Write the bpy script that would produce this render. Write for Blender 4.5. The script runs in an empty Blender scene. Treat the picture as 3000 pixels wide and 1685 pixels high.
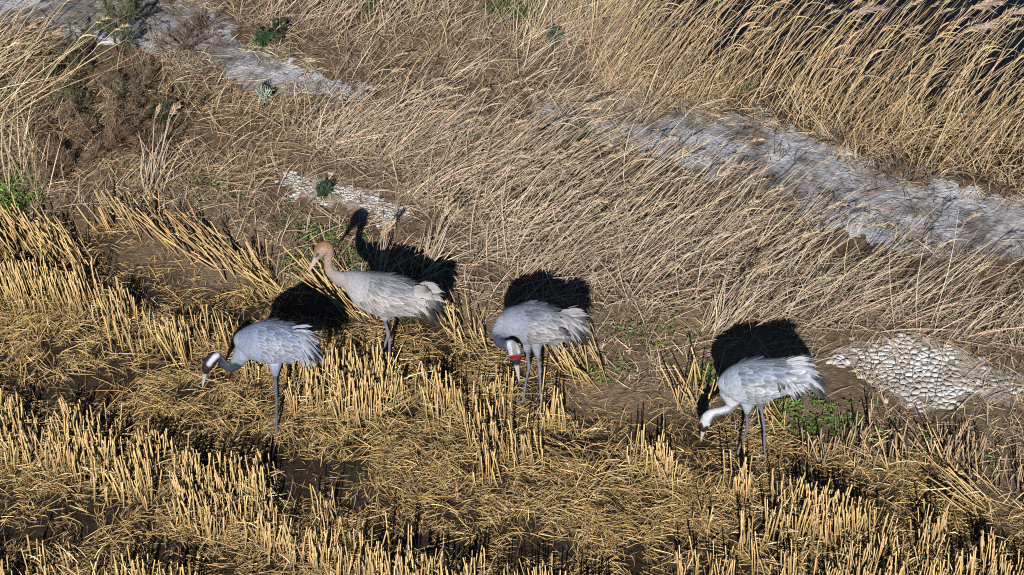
import bpy, bmesh, math, random
import numpy as np
from mathutils import Vector, Matrix

R = math.radians
rng = np.random.default_rng(11)
random.seed(11)
scene = bpy.context.scene
COL = scene.collection

# ------------------------------------------------------------------ camera
PITCH, HFOV, DIST = R(38.0), R(26.0), 15.2
PW, PH = 3000.0, 1685.0                       # pixel size of the photograph that was measured
FPX = (PW / 2) / math.tan(HFOV / 2)
CAM = np.array([0.0, -DIST * math.cos(PITCH), DIST * math.sin(PITCH)])
cd = bpy.data.cameras.new('camera')
cam = bpy.data.objects.new('camera', cd)
COL.objects.link(cam)
cam.location = CAM
cam.rotation_euler = (math.pi / 2 - PITCH, 0, 0)
cd.sensor_fit = 'HORIZONTAL'
cd.angle = HFOV
cd.clip_start, cd.clip_end = 0.1, 3000
scene.camera = cam

# ------------------------------------------------------------------ sky, sun, exposure
SUN_EL, SUN_AZ = R(30.0), R(183.4)            # low sun behind the camera, a little to the left
w = bpy.data.worlds.new('World')
scene.world = w
w.use_nodes = True
nt = w.node_tree
sky = nt.nodes.new('ShaderNodeTexSky')
sky.sky_type = 'NISHITA'
sky.sun_disc = False
sky.sun_elevation = SUN_EL
sky.sun_rotation = SUN_AZ
sky.air_density = 0.7
sky.dust_density = 0.0
sky.altitude = 1200
nt.links.new(sky.outputs[0], nt.nodes['Background'].inputs[0])
nt.nodes['Background'].inputs[1].default_value = 0.05
sd = bpy.data.lights.new('sun', 'SUN')
sd.energy = 5.0
sd.angle = R(0.5)
sd.color = (1.0, 0.965, 0.915)
sun = bpy.data.objects.new('sun', sd)
COL.objects.link(sun)
to_sun = Vector((math.sin(SUN_AZ) * math.cos(SUN_EL), math.cos(SUN_AZ) * math.cos(SUN_EL), math.sin(SUN_EL)))
sun.rotation_euler = to_sun.to_track_quat('Z', 'Y').to_euler()
scene.view_settings.view_transform = 'Standard'
scene.view_settings.look = 'None'
scene.view_settings.gamma = 1.0
scene.view_settings.exposure = 0.35
scene.cycles.diffuse_bounces = 0
scene.cycles.use_denoising = False
scene.cycles.filter_width = 1.1

# ------------------------------------------------------------------ measuring helpers
AX_R = np.array([1.0, 0, 0])
AX_U = np.array([0, math.sin(PITCH), math.cos(PITCH)])
AX_F = np.array([0, math.cos(PITCH), -math.sin(PITCH)])

def ray(px, py):
    return AX_F * FPX + AX_R * (px - PW / 2) - AX_U * (py - PH / 2)

def ground_at(px, py, z=0.0):
    d = ray(px, py)
    return CAM + d * ((z - CAM[2]) / d[2])

def plane_at(px, py, Y):
    d = ray(px, py)
    return CAM + d * ((Y - CAM[1]) / d[1])

def project(p):
    q = np.asarray(p) - CAM
    dz = q @ AX_F
    return np.stack([PW / 2 + FPX * (q @ AX_R) / dz, PH / 2 - FPX * (q @ AX_U) / dz], -1)

_tab = np.random.default_rng(5).random((256, 256))
def vnoise(x, y, s, seed=0):
    x = np.asarray(x) / s + 37.3 * seed + 1000
    y = np.asarray(y) / s + 17.7 * seed + 1000
    xi, yi = np.floor(x).astype(int), np.floor(y).astype(int)
    fx, fy = x - xi, y - yi
    fx, fy = fx * fx * (3 - 2 * fx), fy * fy * (3 - 2 * fy)
    g = lambda a, b: _tab[a % 256, b % 256]
    return (g(xi, yi) * (1 - fx) + g(xi + 1, yi) * fx) * (1 - fy) + (g(xi, yi + 1) * (1 - fx) + g(xi + 1, yi + 1) * fx) * fy

def in_poly(pts, poly):
    x, y = pts[:, 0], pts[:, 1]
    r = np.zeros(len(x), bool)
    n = len(poly)
    for i in range(n):
        x0, y0 = poly[i]
        x1, y1 = poly[(i + 1) % n]
        c = (y0 > y) != (y1 > y)
        xi = (x1 - x0) * (y - y0) / (y1 - y0 + 1e-12) + x0
        r ^= c & (x < xi)
    return r

def wpoly(px):
    return np.array([ground_at(a, b)[:2] for a, b in px])

FE = np.array([(-400, 530), (0, 620), (300, 690), (600, 790), (900, 890), (1200, 930), (1500, 1000), (1800, 1110), (2100, 1230), (2400, 1310), (2700, 1400), (3000, 1500), (3400, 1610)], float)
def field_depth(pts):
    """signed pixels below the field edge for ground points"""
    p = project(np.column_stack([pts, np.zeros(len(pts))]))
    return p[:, 1] - np.interp(p[:, 0], FE[:, 0], FE[:, 1])

POLY = {k: wpoly(v) for k, v in dict(
    path=[(-500, -110), (-100, -110), (300, -70), (520, 0), (660, 40), (720, 120), (860, 175), (1020, 220), (1250, 250), (1550, 275), (1750, 285), (1950, 305), (2200, 335), (2400, 400), (2560, 475), (2750, 525), (3000, 575), (3500, 660),
          (3500, 960), (3000, 830), (2700, 760), (2500, 700), (2300, 620), (2100, 530), (1900, 460), (1750, 410), (1550, 370), (1200, 340), (1000, 300), (850, 272), (700, 245), (560, 190), (430, 140), (250, 135), (130, 115), (-100, 70), (-500, 20)],
    water=[(1350, -260), (1700, -40), (1950, 130), (2300, 230), (2700, 320), (3100, 390), (3700, 480), (3900, -600), (1200, -600)],
    S0=[(-400, 590), (0, 670), (120, 700), (260, 770), (330, 850), (120, 800), (-400, 730)],
    S1=[(-400, 790), (0, 830), (120, 850), (290, 895), (420, 925), (600, 975), (720, 1010), (740, 1060), (580, 1060), (450, 1050), (350, 1030), (290, 980), (200, 940), (0, 915), (-400, 870)],
    S1b=[(740, 1030), (850, 1070), (950, 1085), (1040, 1105), (1130, 1125), (1300, 1150), (1500, 1215), (1700, 1280), (1850, 1345), (2000, 1400), (2000, 1430), (1850, 1400), (1700, 1330), (1560, 1240), (1460, 1225), (1270, 1235), (1060, 1255), (930, 1230), (870, 1200), (760, 1130)],
    S1c=[(1250, 1260), (1400, 1250), (1560, 1300), (1560, 1420), (1420, 1410), (1350, 1340)],
    S2=[(-400, 1140), (0, 1232), (160, 1265), (300, 1305), (500, 1368), (650, 1415), (800, 1470), (950, 1545), (1100, 1610), (1250, 1655), (1400, 1695), (1600, 1750), (1800, 1800), (1800, 1900), (1300, 1820), (1000, 1750), (900, 1690), (760, 1600), (600, 1575), (420, 1480), (230, 1440), (0, 1370), (-400, 1270)],
    S3=[(-400, 1520), (0, 1605), (150, 1650), (300, 1695), (450, 1750), (600, 1800), (800, 1990), (-400, 1990)],
    S4=[(1960, 1410), (2200, 1430), (2330, 1450), (2500, 1525), (2700, 1590), (2850, 1640), (3000, 1690), (3400, 1750), (3400, 1990), (2300, 1990), (2280, 1700), (2250, 1560), (2150, 1500), (2000, 1460), (1850, 1400)],
    S4b=[(1950, 1480), (2250, 1540), (2300, 1990), (1900, 1990)],
    S5=[(2350, 1290), (2600, 1300), (3000, 1330), (3300, 1380), (3400, 1620), (3000, 1560), (2700, 1440), (2450, 1390)],
    G1=[(900, 330), (1250, 380), (1500, 460), (1700, 520), (1900, 610), (2200, 720), (2450, 840), (2700, 920), (3000, 985), (3500, 1040), (3500, 1130), (3000, 1070), (2700, 1000), (2420, 985), (2180, 950), (1980, 895), (1750, 870), (1500, 850), (1360, 780), (1260, 690), (1190, 600), (1020, 490), (860, 420)],
    G1u=[(1400, 440), (1700, 520), (1900, 610), (2200, 720), (2450, 830), (2700, 905), (3000, 970), (3500, 1030), (3500, 1070), (3000, 1010), (2700, 950), (2450, 880), (2200, 770), (1900, 660), (1700, 570), (1400, 490)],
    G1b=[(1300, 760), (1500, 850), (1750, 880), (1980, 900), (1960, 990), (1700, 960), (1450, 880), (1330, 860)],
    G2=[(1080, 330), (1000, 200), (850, 130), (720, 60), (600, -140), (1900, -180), (2080, 300), (1950, 330), (2000, 400), (1800, 420), (1600, 400), (1400, 430), (1200, 380)],
    BM=[(1300, 760), (1500, 850), (1980, 890), (2200, 950), (2180, 1100), (2250, 1260), (2000, 1200), (1800, 1110), (1500, 1010), (1300, 960)],
    G3=[(-450, 110), (100, 130), (300, 200), (480, 190), (640, 255), (800, 300), (950, 330), (920, 430), (820, 520), (600, 570), (300, 590), (-450, 600)],
    G3b=[(300, 560), (820, 500), (900, 420), (1000, 500), (1180, 610), (1260, 700), (1350, 800), (1400, 900), (1250, 920), (1000, 880), (800, 800), (500, 700), (0, 600)],
    G4=[(-450, 210), (100, 240), (150, 330), (60, 400), (-450, 380)],
    G5=[(60, 590), (150, 590), (170, 500), (70, 490)],
    RD=[(1700, 190), (1900, 215), (2300, 270), (2700, 330), (3100, 390), (3500, 460), (3500, 660), (3000, 560), (2800, 520), (2600, 485), (2450, 440), (2280, 350), (2000, 318), (1760, 285)],
    RW=[(1500, -60), (1900, 60), (2300, 140), (2800, 210), (3500, 300), (3500, 460), (2700, 330), (2100, 240), (1700, 190)],
    RT=[(1030, -160), (1750, -160), (1800, 60), (1650, 140), (1200, 150), (1050, 80)],
    BR=[(2150, 960), (2450, 1000), (2800, 1020), (3400, 1120), (3400, 1500), (3000, 1420), (2700, 1350), (2450, 1280), (2500, 1150), (2300, 1080)],
).items()}
CRUST = {k: wpoly(v) for k, v in dict(
    a=[(815, 515), (870, 525), (960, 535), (1050, 550), (1120, 580), (1190, 612), (1175, 652), (1110, 668), (1085, 640), (1000, 610), (920, 605), (850, 560)],
    b=[(2440, 1030), (2560, 1005), (2640, 1000), (2760, 1005), (2850, 1060), (2960, 1100), (3150, 1140), (3180, 1230), (2950, 1190), (2810, 1170), (2730, 1215), (2640, 1205), (2560, 1130), (2480, 1080)],
    d=[(2070, 845), (2160, 865), (2185, 905), (2080, 900)],
).items()}

SHADE_BANDS = [wpoly(v) for v in (  # outlines of the stubble's shadow bands, darkened by thinning the straw
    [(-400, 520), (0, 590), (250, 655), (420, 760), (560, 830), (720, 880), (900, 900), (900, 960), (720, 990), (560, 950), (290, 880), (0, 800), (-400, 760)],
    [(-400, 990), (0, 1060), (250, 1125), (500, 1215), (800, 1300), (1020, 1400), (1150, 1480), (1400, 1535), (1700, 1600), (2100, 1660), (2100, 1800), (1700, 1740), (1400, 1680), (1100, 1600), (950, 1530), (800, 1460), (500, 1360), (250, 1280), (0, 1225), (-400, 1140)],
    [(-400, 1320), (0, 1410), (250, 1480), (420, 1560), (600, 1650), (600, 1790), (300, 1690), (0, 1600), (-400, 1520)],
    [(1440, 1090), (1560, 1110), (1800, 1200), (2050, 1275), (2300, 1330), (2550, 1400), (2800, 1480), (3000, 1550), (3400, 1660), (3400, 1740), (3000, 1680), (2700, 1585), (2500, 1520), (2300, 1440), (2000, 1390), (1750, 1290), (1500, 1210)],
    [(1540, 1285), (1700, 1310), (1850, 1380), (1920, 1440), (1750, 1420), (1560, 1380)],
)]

def sample(poly, dens, rag=0.06, clump=0.0, seed=0, cs=0.12):
    P = POLY[poly] if isinstance(poly, str) else poly
    lo, hi = P.min(0) - 0.1, P.max(0) + 0.1
    n = int(dens * (hi[0] - lo[0]) * (hi[1] - lo[1]))
    pts = lo + rng.random((n, 2)) * (hi - lo)
    q = pts + rag * np.column_stack([vnoise(pts[:, 0], pts[:, 1], .15, 1) - .5, vnoise(pts[:, 0], pts[:, 1], .15, 2) - .5]) * 4
    pts = pts[in_poly(q, P)]
    if clump > 0:
        nn = vnoise(pts[:, 0], pts[:, 1], cs, 3 + seed) * .6 + vnoise(pts[:, 0], pts[:, 1], cs * 3, 9 + seed) * .4
        pts = pts[rng.random(len(pts)) < np.clip((nn - .5) * 4 * clump + (1 - clump * .5), 0.03, 1)]
    return pts

FIELD_MOUND = [(ground_at(1660, 1400), .45, .10), (ground_at(1150, 1360), .6, .06), (ground_at(180, 1060), .6, .05), (ground_at(400, 1530), .5, .04), (ground_at(2150, 1560), .6, .05)]
def terrain(x, y):
    x, y = np.asarray(x, float), np.asarray(y, float)
    z = (vnoise(x, y, 1.3, 20) - .5) * .05 + (vnoise(x, y, .33, 21) - .5) * .03 + (vnoise(x, y, .11, 22) - .5) * .006
    for c, r, h in FIELD_MOUND:
        z = z + h * np.exp(-((x - c[0]) ** 2 + (y - c[1]) ** 2) / (r * r) * 1.5)
    pts = np.column_stack([x.ravel(), y.ravel()])
    sh = np.exp(-((np.hypot(x, y)) / 14) ** 4)
    z = z * sh
    # the bed drops away under the water
    a, b = ground_at(1950, 110)[:2], ground_at(3100, 370)[:2]
    d = b - a
    nrm = np.array([-d[1], d[0]]) / np.hypot(*d)
    dist = (x - a[0]) * nrm[0] + (y - a[1]) * nrm[1]
    side = np.clip((x - ground_at(1500, -100)[0]) / .8, 0, 1)
    z = z - np.clip(dist * .5, 0, .5) * side
    return z

# ------------------------------------------------------------------ materials
def mat(name, rough=.65, spec=.3):
    m = bpy.data.materials.new(name)
    m.use_nodes = True
    b = m.node_tree.nodes['Principled BSDF']
    b.inputs['Roughness'].default_value = rough
    b.inputs['Specular IOR Level'].default_value = spec
    return m, m.node_tree, b

def attr_mat(name, rough=.65, spec=.3, nscale=40, namt=.25, bump=0, bscale=200, tint=False, stretch=None, translucent=0.0):
    m, t, b = mat(name, rough, spec)
    N, L = t.nodes, t.links
    a = N.new('ShaderNodeAttribute'); a.attribute_name = 'col'
    tc = N.new('ShaderNodeTexCoord')
    mp = N.new('ShaderNodeMapping')
    if stretch: mp.inputs['Scale'].default_value = stretch
    L.new(tc.outputs['Object'], mp.inputs[0])
    n = N.new('ShaderNodeTexNoise'); n.inputs['Scale'].default_value = nscale; n.inputs['Detail'].default_value = 4
    L.new(mp.outputs[0], n.inputs['Vector'])
    mr = N.new('ShaderNodeMapRange')
    mr.inputs[1].default_value, mr.inputs[2].default_value = .25, .75
    mr.inputs[3].default_value, mr.inputs[4].default_value = 1 - namt, 1 + namt
    L.new(n.outputs[0], mr.inputs[0])
    mx = N.new('ShaderNodeMix'); mx.data_type = 'RGBA'; mx.blend_type = 'MULTIPLY'; mx.inputs[0].default_value = 1
    L.new(a.outputs['Color'], mx.inputs[6]); L.new(mr.outputs[0], mx.inputs[7])
    out = mx.outputs[2]
    if tint:
        oi = N.new('ShaderNodeObjectInfo')
        m2 = N.new('ShaderNodeMix'); m2.data_type = 'RGBA'; m2.blend_type = 'MULTIPLY'; m2.inputs[0].default_value = 1
        L.new(out, m2.inputs[6]); L.new(oi.outputs['Color'], m2.inputs[7]); out = m2.outputs[2]
    L.new(out, b.inputs['Base Color'])
    if bump:
        n2 = N.new('ShaderNodeTexNoise'); n2.inputs['Scale'].default_value = bscale; n2.inputs['Detail'].default_value = 5
        L.new(mp.outputs[0], n2.inputs['Vector'])
        bp = N.new('ShaderNodeBump'); bp.inputs['Strength'].default_value = 1; bp.inputs['Distance'].default_value = bump
        L.new(n2.outputs[0], bp.inputs['Height']); L.new(bp.outputs[0], b.inputs['Normal'])
    return m

M_straw = attr_mat('straw', .5, .35, 60, .18)
M_grass = attr_mat('dry_grass', .55, .3, 50, .18)
M_green = attr_mat('green_leaf', .5, .35, 60, .2)
M_ground = attr_mat('soil', .9, .15, 26, .5, .012, 70)
M_path = attr_mat('dried_mud', .8, .25, 11, .38, .016, 38)
M_crust = attr_mat('salt_crust', .85, .2, 50, .12, .004, 160)
M_feather = attr_mat('feather', .7, .2, 60, .12, 0, 1, True)
M_body = attr_mat('plumage', .8, .15, 60, .22, .007, 75)
M_bill = attr_mat('bill_horn', .45, .4, 120, .1)
M_eye, _t, _b = mat('eye', .1, .6); _b.inputs['Base Color'].default_value = (.02, .012, .01, 1)
M_iris, _t, _b = mat('iris_red', .2, .5); _b.inputs['Base Color'].default_value = (.4, .04, .02, 1)
M_water, _t, _b = mat('water', .03, .5); _b.inputs['Base Color'].default_value = (.006, .008, .012, 1)
n = _t.nodes.new('ShaderNodeTexNoise'); n.inputs['Scale'].default_value = 6
bp = _t.nodes.new('ShaderNodeBump'); bp.inputs['Distance'].default_value = .004
_t.links.new(n.outputs[0], bp.inputs['Height']); _t.links.new(bp.outputs[0], _b.inputs['Normal'])

# ------------------------------------------------------------------ mesh helpers
def np_mesh(name, V, Q, C=None, smooth=False):
    """V (n,3), Q (m,3 or 4) faces, C (n,3) vertex colours"""
    me = bpy.data.meshes.new(name)
    V = np.asarray(V, np.float32); Q = np.asarray(Q, np.int32)
    k = Q.shape[1]
    me.vertices.add(len(V)); me.vertices.foreach_set('co', V.ravel())
    me.loops.add(Q.size); me.loops.foreach_set('vertex_index', Q.ravel())
    me.polygons.add(len(Q)); me.polygons.foreach_set('loop_start', np.arange(0, Q.size, k, dtype=np.int32))
    me.polygons.foreach_set('loop_total', np.full(len(Q), k, np.int32))
    if smooth: me.polygons.foreach_set('use_smooth', np.ones(len(Q), bool))
    me.update(calc_edges=True)
    if C is not None: set_col(me, C)
    return me

def set_col(me, C):
    a = me.color_attributes.new('col', 'FLOAT_COLOR', 'POINT')
    C = np.asarray(C, np.float32)
    a.data.foreach_set('color', np.column_stack([C, np.ones(len(C), np.float32)]).ravel())

def link(name, me, m=None, parent=None, **props):
    o = bpy.data.objects.new(name, me)
    COL.objects.link(o)
    if m is not None and me is not None and not len(me.materials): me.materials.append(m)
    if parent is not None: o.parent = parent
    for k, v in props.items(): o[k] = v
    return o

def unit(v):
    return v / np.maximum(np.linalg.norm(v, axis=-1, keepdims=True), 1e-9)

def ribbons(base, d, L, W, bend, col, nseg=3, tip=.25, root=.8, tipcol=None, side=None):
    """curved flat blades: base + d*L*t + bend*L*t^2"""
    n = len(base)
    L, W = np.broadcast_to(L, n)[:, None], np.broadcast_to(W, n)[:, None]
    d = unit(d)
    if side is None:
        side = unit(np.cross(d, unit(rng.normal(size=(n, 3)) + 1e-4)))
    V, C = [], []
    for k in range(nseg + 1):
        t = k / nseg
        p = base + d * L * t + bend * L * t * t
        wd = W * .5 * (root + (1 - root) * min(1, t * 3) if t < .5 else 1 - (1 - tip) * (t - .5) * 2)
        V += [p - side * wd, p + side * wd]
        c = col if tipcol is None else col * (1 - t) + tipcol * t
        C += [c, c]
    V = np.stack(V, 1).reshape(-1, 3); C = np.stack(C, 1).reshape(-1, 3)
    m = 2 * (nseg + 1)
    q = np.array([[2 * k, 2 * k + 1, 2 * k + 3, 2 * k + 2] for k in range(nseg)])
    Q = (np.arange(n)[:, None, None] * m + q[None]).reshape(-1, 4)
    return V, Q, C

def prisms(base, top, r, col, topcol, sides=4, taper=.85):
    """solid stalks with a cut end; quads only (cap of a 4 sided stalk is one quad)"""
    n = len(base)
    ax = unit(top - base)
    u = unit(np.cross(ax, unit(rng.normal(size=(n, 3)))))
    v = np.cross(ax, u)
    r = np.broadcast_to(r, n)[:, None]
    V, C = [], []
    mid = base * .5 + top * .5 + rng.normal(size=(n, 3)) * .006
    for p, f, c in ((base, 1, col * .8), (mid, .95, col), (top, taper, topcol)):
        for s in range(4):
            a = s * math.pi / 2
            V.append(p + (u * math.cos(a) + v * math.sin(a)) * r * f); C.append(c)
    V = np.stack(V, 1).reshape(-1, 3); C = np.stack(C, 1).reshape(-1, 3)
    q = [[s + 4 * k, (s + 1) % 4 + 4 * k, (s + 1) % 4 + 4 * k + 4, s + 4 * k + 4] for k in range(2) for s in range(4)] + [[8, 9, 10, 11]]
    Q = (np.arange(n)[:, None, None] * 12 + np.array(q)[None]).reshape(-1, 4)
    return V, Q, C

def merge(parts):
    V, Q, C, o = [], [], [], 0
    for v, q, c in parts:
        V.append(v); Q.append(q + o); C.append(c); o += len(v)
    return np.concatenate(V), np.concatenate(Q), np.concatenate(C)

def tone(base, n, v=.22, h=.06):
    b = np.array(base)[None] * (1 + rng.normal(size=(n, 1)) * v) * (1 + rng.normal(size=(n, 3)) * h)
    return np.clip(b, .012, .85)

def on_ground(pts, dz=0):
    return np.column_stack([pts, terrain(pts[:, 0], pts[:, 1]) + dz])

def flat_dir(a, up):
    return np.column_stack([np.cos(a), np.sin(a), up])

STRAW = (.54, .36, .15)
STRAWP = (.60, .43, .22)
LITTER = (.47, .315, .135)
GRASS = (.46, .355, .25)
REED = (.48, .345, .19)
BROWN = (.20, .125, .07)

# ------------------------------------------------------------------ ground, path, water
def axis(lo, hi, step, far):
    a = list(np.arange(lo, hi + 1e-6, step))
    g = step
    x = hi
    while x < far:
        g *= 1.7; x += g; a.append(x)
    x, g = lo, step
    while x > -far:
        g *= 1.7; x -= g; a.insert(0, x)
    return np.array(a)

def crust_mask(pts, rag=.05):
    m = np.zeros(len(pts))
    q = pts + rag * np.column_stack([vnoise(pts[:, 0], pts[:, 1], .09, 31) - .5, vnoise(pts[:, 0], pts[:, 1], .09, 32) - .5]) * 2
    for k, P in CRUST.items():
        m = np.maximum(m, in_poly(q, P) * (.5 if k == 'd' else .6))
    return m

gx, gy = axis(-5.6, 5.6, .035, 900), axis(-4.2, 6.2, .035, 900)
X, Y = np.meshgrid(gx, gy)
pts = np.column_stack([X.ravel(), Y.ravel()])
Z = terrain(pts[:, 0], pts[:, 1])
nx = len(gx)
i = np.arange(len(gy) - 1)[:, None] * nx + np.arange(nx - 1)[None]
Q = np.stack([i, i + 1, i + 1 + nx, i + nx], -1).reshape(-1, 4)
fd = field_depth(np.clip(pts, -9, 9))
k = np.clip(fd / 80 + (vnoise(pts[:, 0], pts[:, 1], .2, 40) - .5) * 1.5 + .5, 0, 1)[:, None]
bank = np.array((.15, .105, .068)) * (1 + (vnoise(pts[:, 0], pts[:, 1], .5, 41)[:, None] - .5) * .5)
soil = np.array((.032, .023, .016)) * np.ones((len(pts), 1))
C = bank * (1 - k) + soil * k
bare = np.zeros(len(pts))
for (px, py, rx, ry) in [(520, 735, 170, 70), (1820, 1170, 170, 70), (650, 810, 120, 50), (1720, 950, 200, 80), (2000, 1000, 160, 90)]:
    c = ground_at(px, py); sx, sy = rx / 427, ry / 427 / math.sin(PITCH)
    bare = np.maximum(bare, np.exp(-(((pts[:, 0] - c[0]) / sx) ** 2 + ((pts[:, 1] - c[1]) / sy) ** 2)))
bare = np.clip(bare * 1.4, 0, 1)[:, None]
C = C * (1 - bare) + np.array((.20, .14, .09)) * bare
cm = (crust_mask(pts) * np.clip(vnoise(pts[:, 0], pts[:, 1], .05, 44) * 1.2 + .1, 0, 1))[:, None]
C = C * (1 - cm) + np.array((.60, .56, .52)) * cm
wet = in_poly(pts, POLY['RD']) | in_poly(pts, POLY['water'])
C[wet] = C[wet] * .35
link('ground', np_mesh('ground', np.column_stack([pts, Z]), Q, C, True), M_ground, kind='structure')

# the pale dried mud track: the cells of a fine sheet that lie inside its ragged outline
sx, sy = np.arange(-5.6, 5.6, .019), np.arange(.3, 5.6, .019)
X, Y = np.meshgrid(sx, sy)
pp = np.column_stack([X.ravel(), Y.ravel()])
q = pp + .16 * np.column_stack([vnoise(pp[:, 0], pp[:, 1], .25, 50) - .5, vnoise(pp[:, 0], pp[:, 1], .25, 51) - .5]) + .16 * np.column_stack([vnoise(pp[:, 0], pp[:, 1], .07, 52) - .5, vnoise(pp[:, 0], pp[:, 1], .07, 53) - .5]) + .07 * np.column_stack([vnoise(pp[:, 0], pp[:, 1], .03, 57) - .5, vnoise(pp[:, 0], pp[:, 1], .03, 58) - .5])
ins = in_poly(q, POLY['path'])
mid = project(np.column_stack([q, np.zeros(len(q))]))[:, 0]
ins &= (mid < 1090) | (mid > 1560)
nn = len(sx)
i = (np.arange(len(sy) - 1)[:, None] * nn + np.arange(nn - 1)[None]).ravel()
F = np.stack([i, i + 1, i + 1 + nn, i + nn], -1)
F = F[ins[F].all(1)]
used = np.unique(F); remap = np.zeros(len(pp), int); remap[used] = np.arange(len(used))
pp = pp[used]
mix = np.clip((vnoise(pp[:, 0], pp[:, 1], .5, 54) * .5 + vnoise(pp[:, 0], pp[:, 1], .16, 55) * .35 + vnoise(pp[:, 0], pp[:, 1], .05, 59) * .25 - .55) * 3.2 + .5, 0, 1)[:, None]
C = np.array((.19, .17, .16)) * (1 - mix) + np.array((.47, .48, .52)) * mix
link('path', np_mesh('path', np.column_stack([pp, terrain(pp[:, 0], pp[:, 1]) + .006 + .01 * vnoise(pp[:, 0], pp[:, 1], .12, 56)]), remap[F], C, True), M_path, kind='structure')

wp = np.array([[-60, 40], [0.2, 4.6], [3.0, 3.2], [9, 1.2], [60, -8], [60, 80], [-60, 80]])
def water():
    bm = bmesh.new()
    P = [ground_at(a, b) for a, b in [(1300, -300), (1700, -60), (1950, 100), (2500, 240), (3100, 350), (3900, 480)]]
    vs = [bm.verts.new((p[0], p[1], -.09)) for p in P] + [bm.verts.new((40, 0, -.09)), bm.verts.new((40, 60, -.09)), bm.verts.new((-.6, 60, -.09))]
    bm.faces.new(vs)
    me = bpy.data.meshes.new('water'); bm.to_mesh(me); bm.free()
    link('water', me, M_water, kind='structure')
water()

# ------------------------------------------------------------------ salt crust plates
_cc = ground_at(2690, 1090)
def core(S):
    return .5 * np.exp(-(((S[:, 0] - _cc[0]) / .30) ** 2 + ((S[:, 1] - _cc[1]) / .30) ** 2)) - .16
def crust(key, label, cell, keep, hmax):
    P = CRUST[key]
    lo, hi = P.min(0) - cell, P.max(0) + cell
    S = np.array([[gx_ + (j % 2) * cell / 2, gy_] for gx_ in np.arange(lo[0], hi[0], cell) for j, gy_ in enumerate(np.arange(lo[1], hi[1], cell))])
    S = S + rng.normal(size=S.shape) * cell * .42
    V, F, C = [], [], []
    W = S + .22 * np.column_stack([vnoise(S[:, 0], S[:, 1], .1, 60) - .5, vnoise(S[:, 0], S[:, 1], .1, 61) - .5])
    ok = in_poly(W, P) & (vnoise(S[:, 0], S[:, 1], .11, 62) * .7 + vnoise(S[:, 0], S[:, 1], .04, 63) * .3 + (core(S) if key == 'b' else 0) > 1 - keep)
    for idx in np.nonzero(ok)[0]:
        c = S[idx]
        poly = [c + np.array(q) * cell * .8 for q in ((-1, -1), (1, -1), (1, 1), (-1, 1))]
        near = S[np.hypot(*(S - c).T) < cell * 2.4]
        for o in near:                                   # clip to the half plane nearer to c than to o
            d = o - c
            if d @ d < 1e-12: continue
            m = (o + c) / 2; new = []
            for k in range(len(poly)):
                p, q = poly[k], poly[(k + 1) % len(poly)]
                sp, sq = (p - m) @ d, (q - m) @ d
                if sp <= 0: new.append(p)
                if sp * sq < 0: new.append(p + (q - p) * (sp / (sp - sq)))
            poly = new
        if len(poly) < 3: continue
        cen = np.mean(poly, 0); z = float(terrain(*cen)); h = rng.uniform(.002, hmax); t = rng.normal(size=2) * .035
        m = len(poly); bse = len(V); gap = .0004 + abs(rng.normal()) * .001
        for lvl, sh in ((z - .012, 0), (z + h, gap)):
            for p in poly:
                d = p - cen; L = np.hypot(*d); d = d * max(.3, (L - sh) / L) * (1 if sh == 0 else rng.uniform(.9, 1.0))
                V.append((cen[0] + d[0], cen[1] + d[1], lvl + (d @ t if sh else 0)))
        V.append((cen[0], cen[1], z + h + rng.normal() * .0015))
        for k in range(m):
            k2 = (k + 1) % m
            F += [(bse + k, bse + k2, bse + m + k2), (bse + k, bse + m + k2, bse + m + k), (bse + m + k, bse + m + k2, bse + 2 * m)]
        f = np.clip(vnoise(cen[0], cen[1], .13, 64) * 1.2 + rng.normal() * .15 + (.1 + 1.2 * float(core(cen[None])[0]) if key == 'b' else .2), 0, 1)
        C += [np.array((.36, .29, .23)) * .7] * m + [np.array((.36, .29, .23)) * (1 - f) + np.array((.66, .64, .62)) * f] * (m + 1)
    link('salt_crust', np_mesh('salt_crust', V, F, C), M_crust, kind='stuff', label=label, category='salt crust')
crust('a', 'white flaky salt crust on the bank above the brown-headed crane', .026, .60, .009)
crust('b', 'large cracked white salt crust on the bare bank right of the rightmost crane', .043, .64, .006)
crust('d', 'faint white salt specks beside the lone grass clump on the bank', .03, .42, .008)

# ------------------------------------------------------------------ field: stubble and straw
def stem_set(pts, h, lean, spread, r, colour):
    """upright cut stalks growing in hills: returns geometry"""
    n = len(pts)
    b = on_ground(pts, -.01)
    L = h * rng.uniform(.45, 1.12, n)
    d = unit(np.column_stack([rng.normal(size=(n, 2)) * spread + np.asarray(lean), np.ones(n)]))
    t = b + d * L[:, None]
    c = tone(colour, n, .2)
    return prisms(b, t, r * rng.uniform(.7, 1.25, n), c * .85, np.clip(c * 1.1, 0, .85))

def hills(poly, dens, per, clump=.5, seed=0):
    c = sample(poly, dens, .05, clump, seed, .16)
    k = rng.integers(max(2, per - 4), per + 5, len(c))
    pts = np.repeat(c, k, 0)
    return pts + rng.normal(size=pts.shape) * .03

NEAR_TUFTS = []
field_parts = []
for poly, dens, lean in (('S0', 50, (-.38, .05)), ('S1', 130, (-.12, .02)), ('S1b', 120, (0, .03)), ('S1c', 60, (-.08, 0)), ('S2', 150, (-.06, .03)), ('S3', 150, (-.03, .03)), ('S4', 110, (.05, .03)), ('S4b', 26, (.0, .03))):
    c = sample(poly, dens, .05, .75, 2, .2)
    if poly in ('S2', 'S3', 'S4', 'S1b', 'S4b'):
        NEAR_TUFTS += [(p, lean) for p in c]
    else:
        k = rng.integers(5, 12, len(c))
        pts = np.repeat(c, k, 0) + rng.normal(size=(k.sum(), 2)) * .045
        field_parts.append(stem_set(pts, .31, lean, .085, .0043, STRAW))
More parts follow.
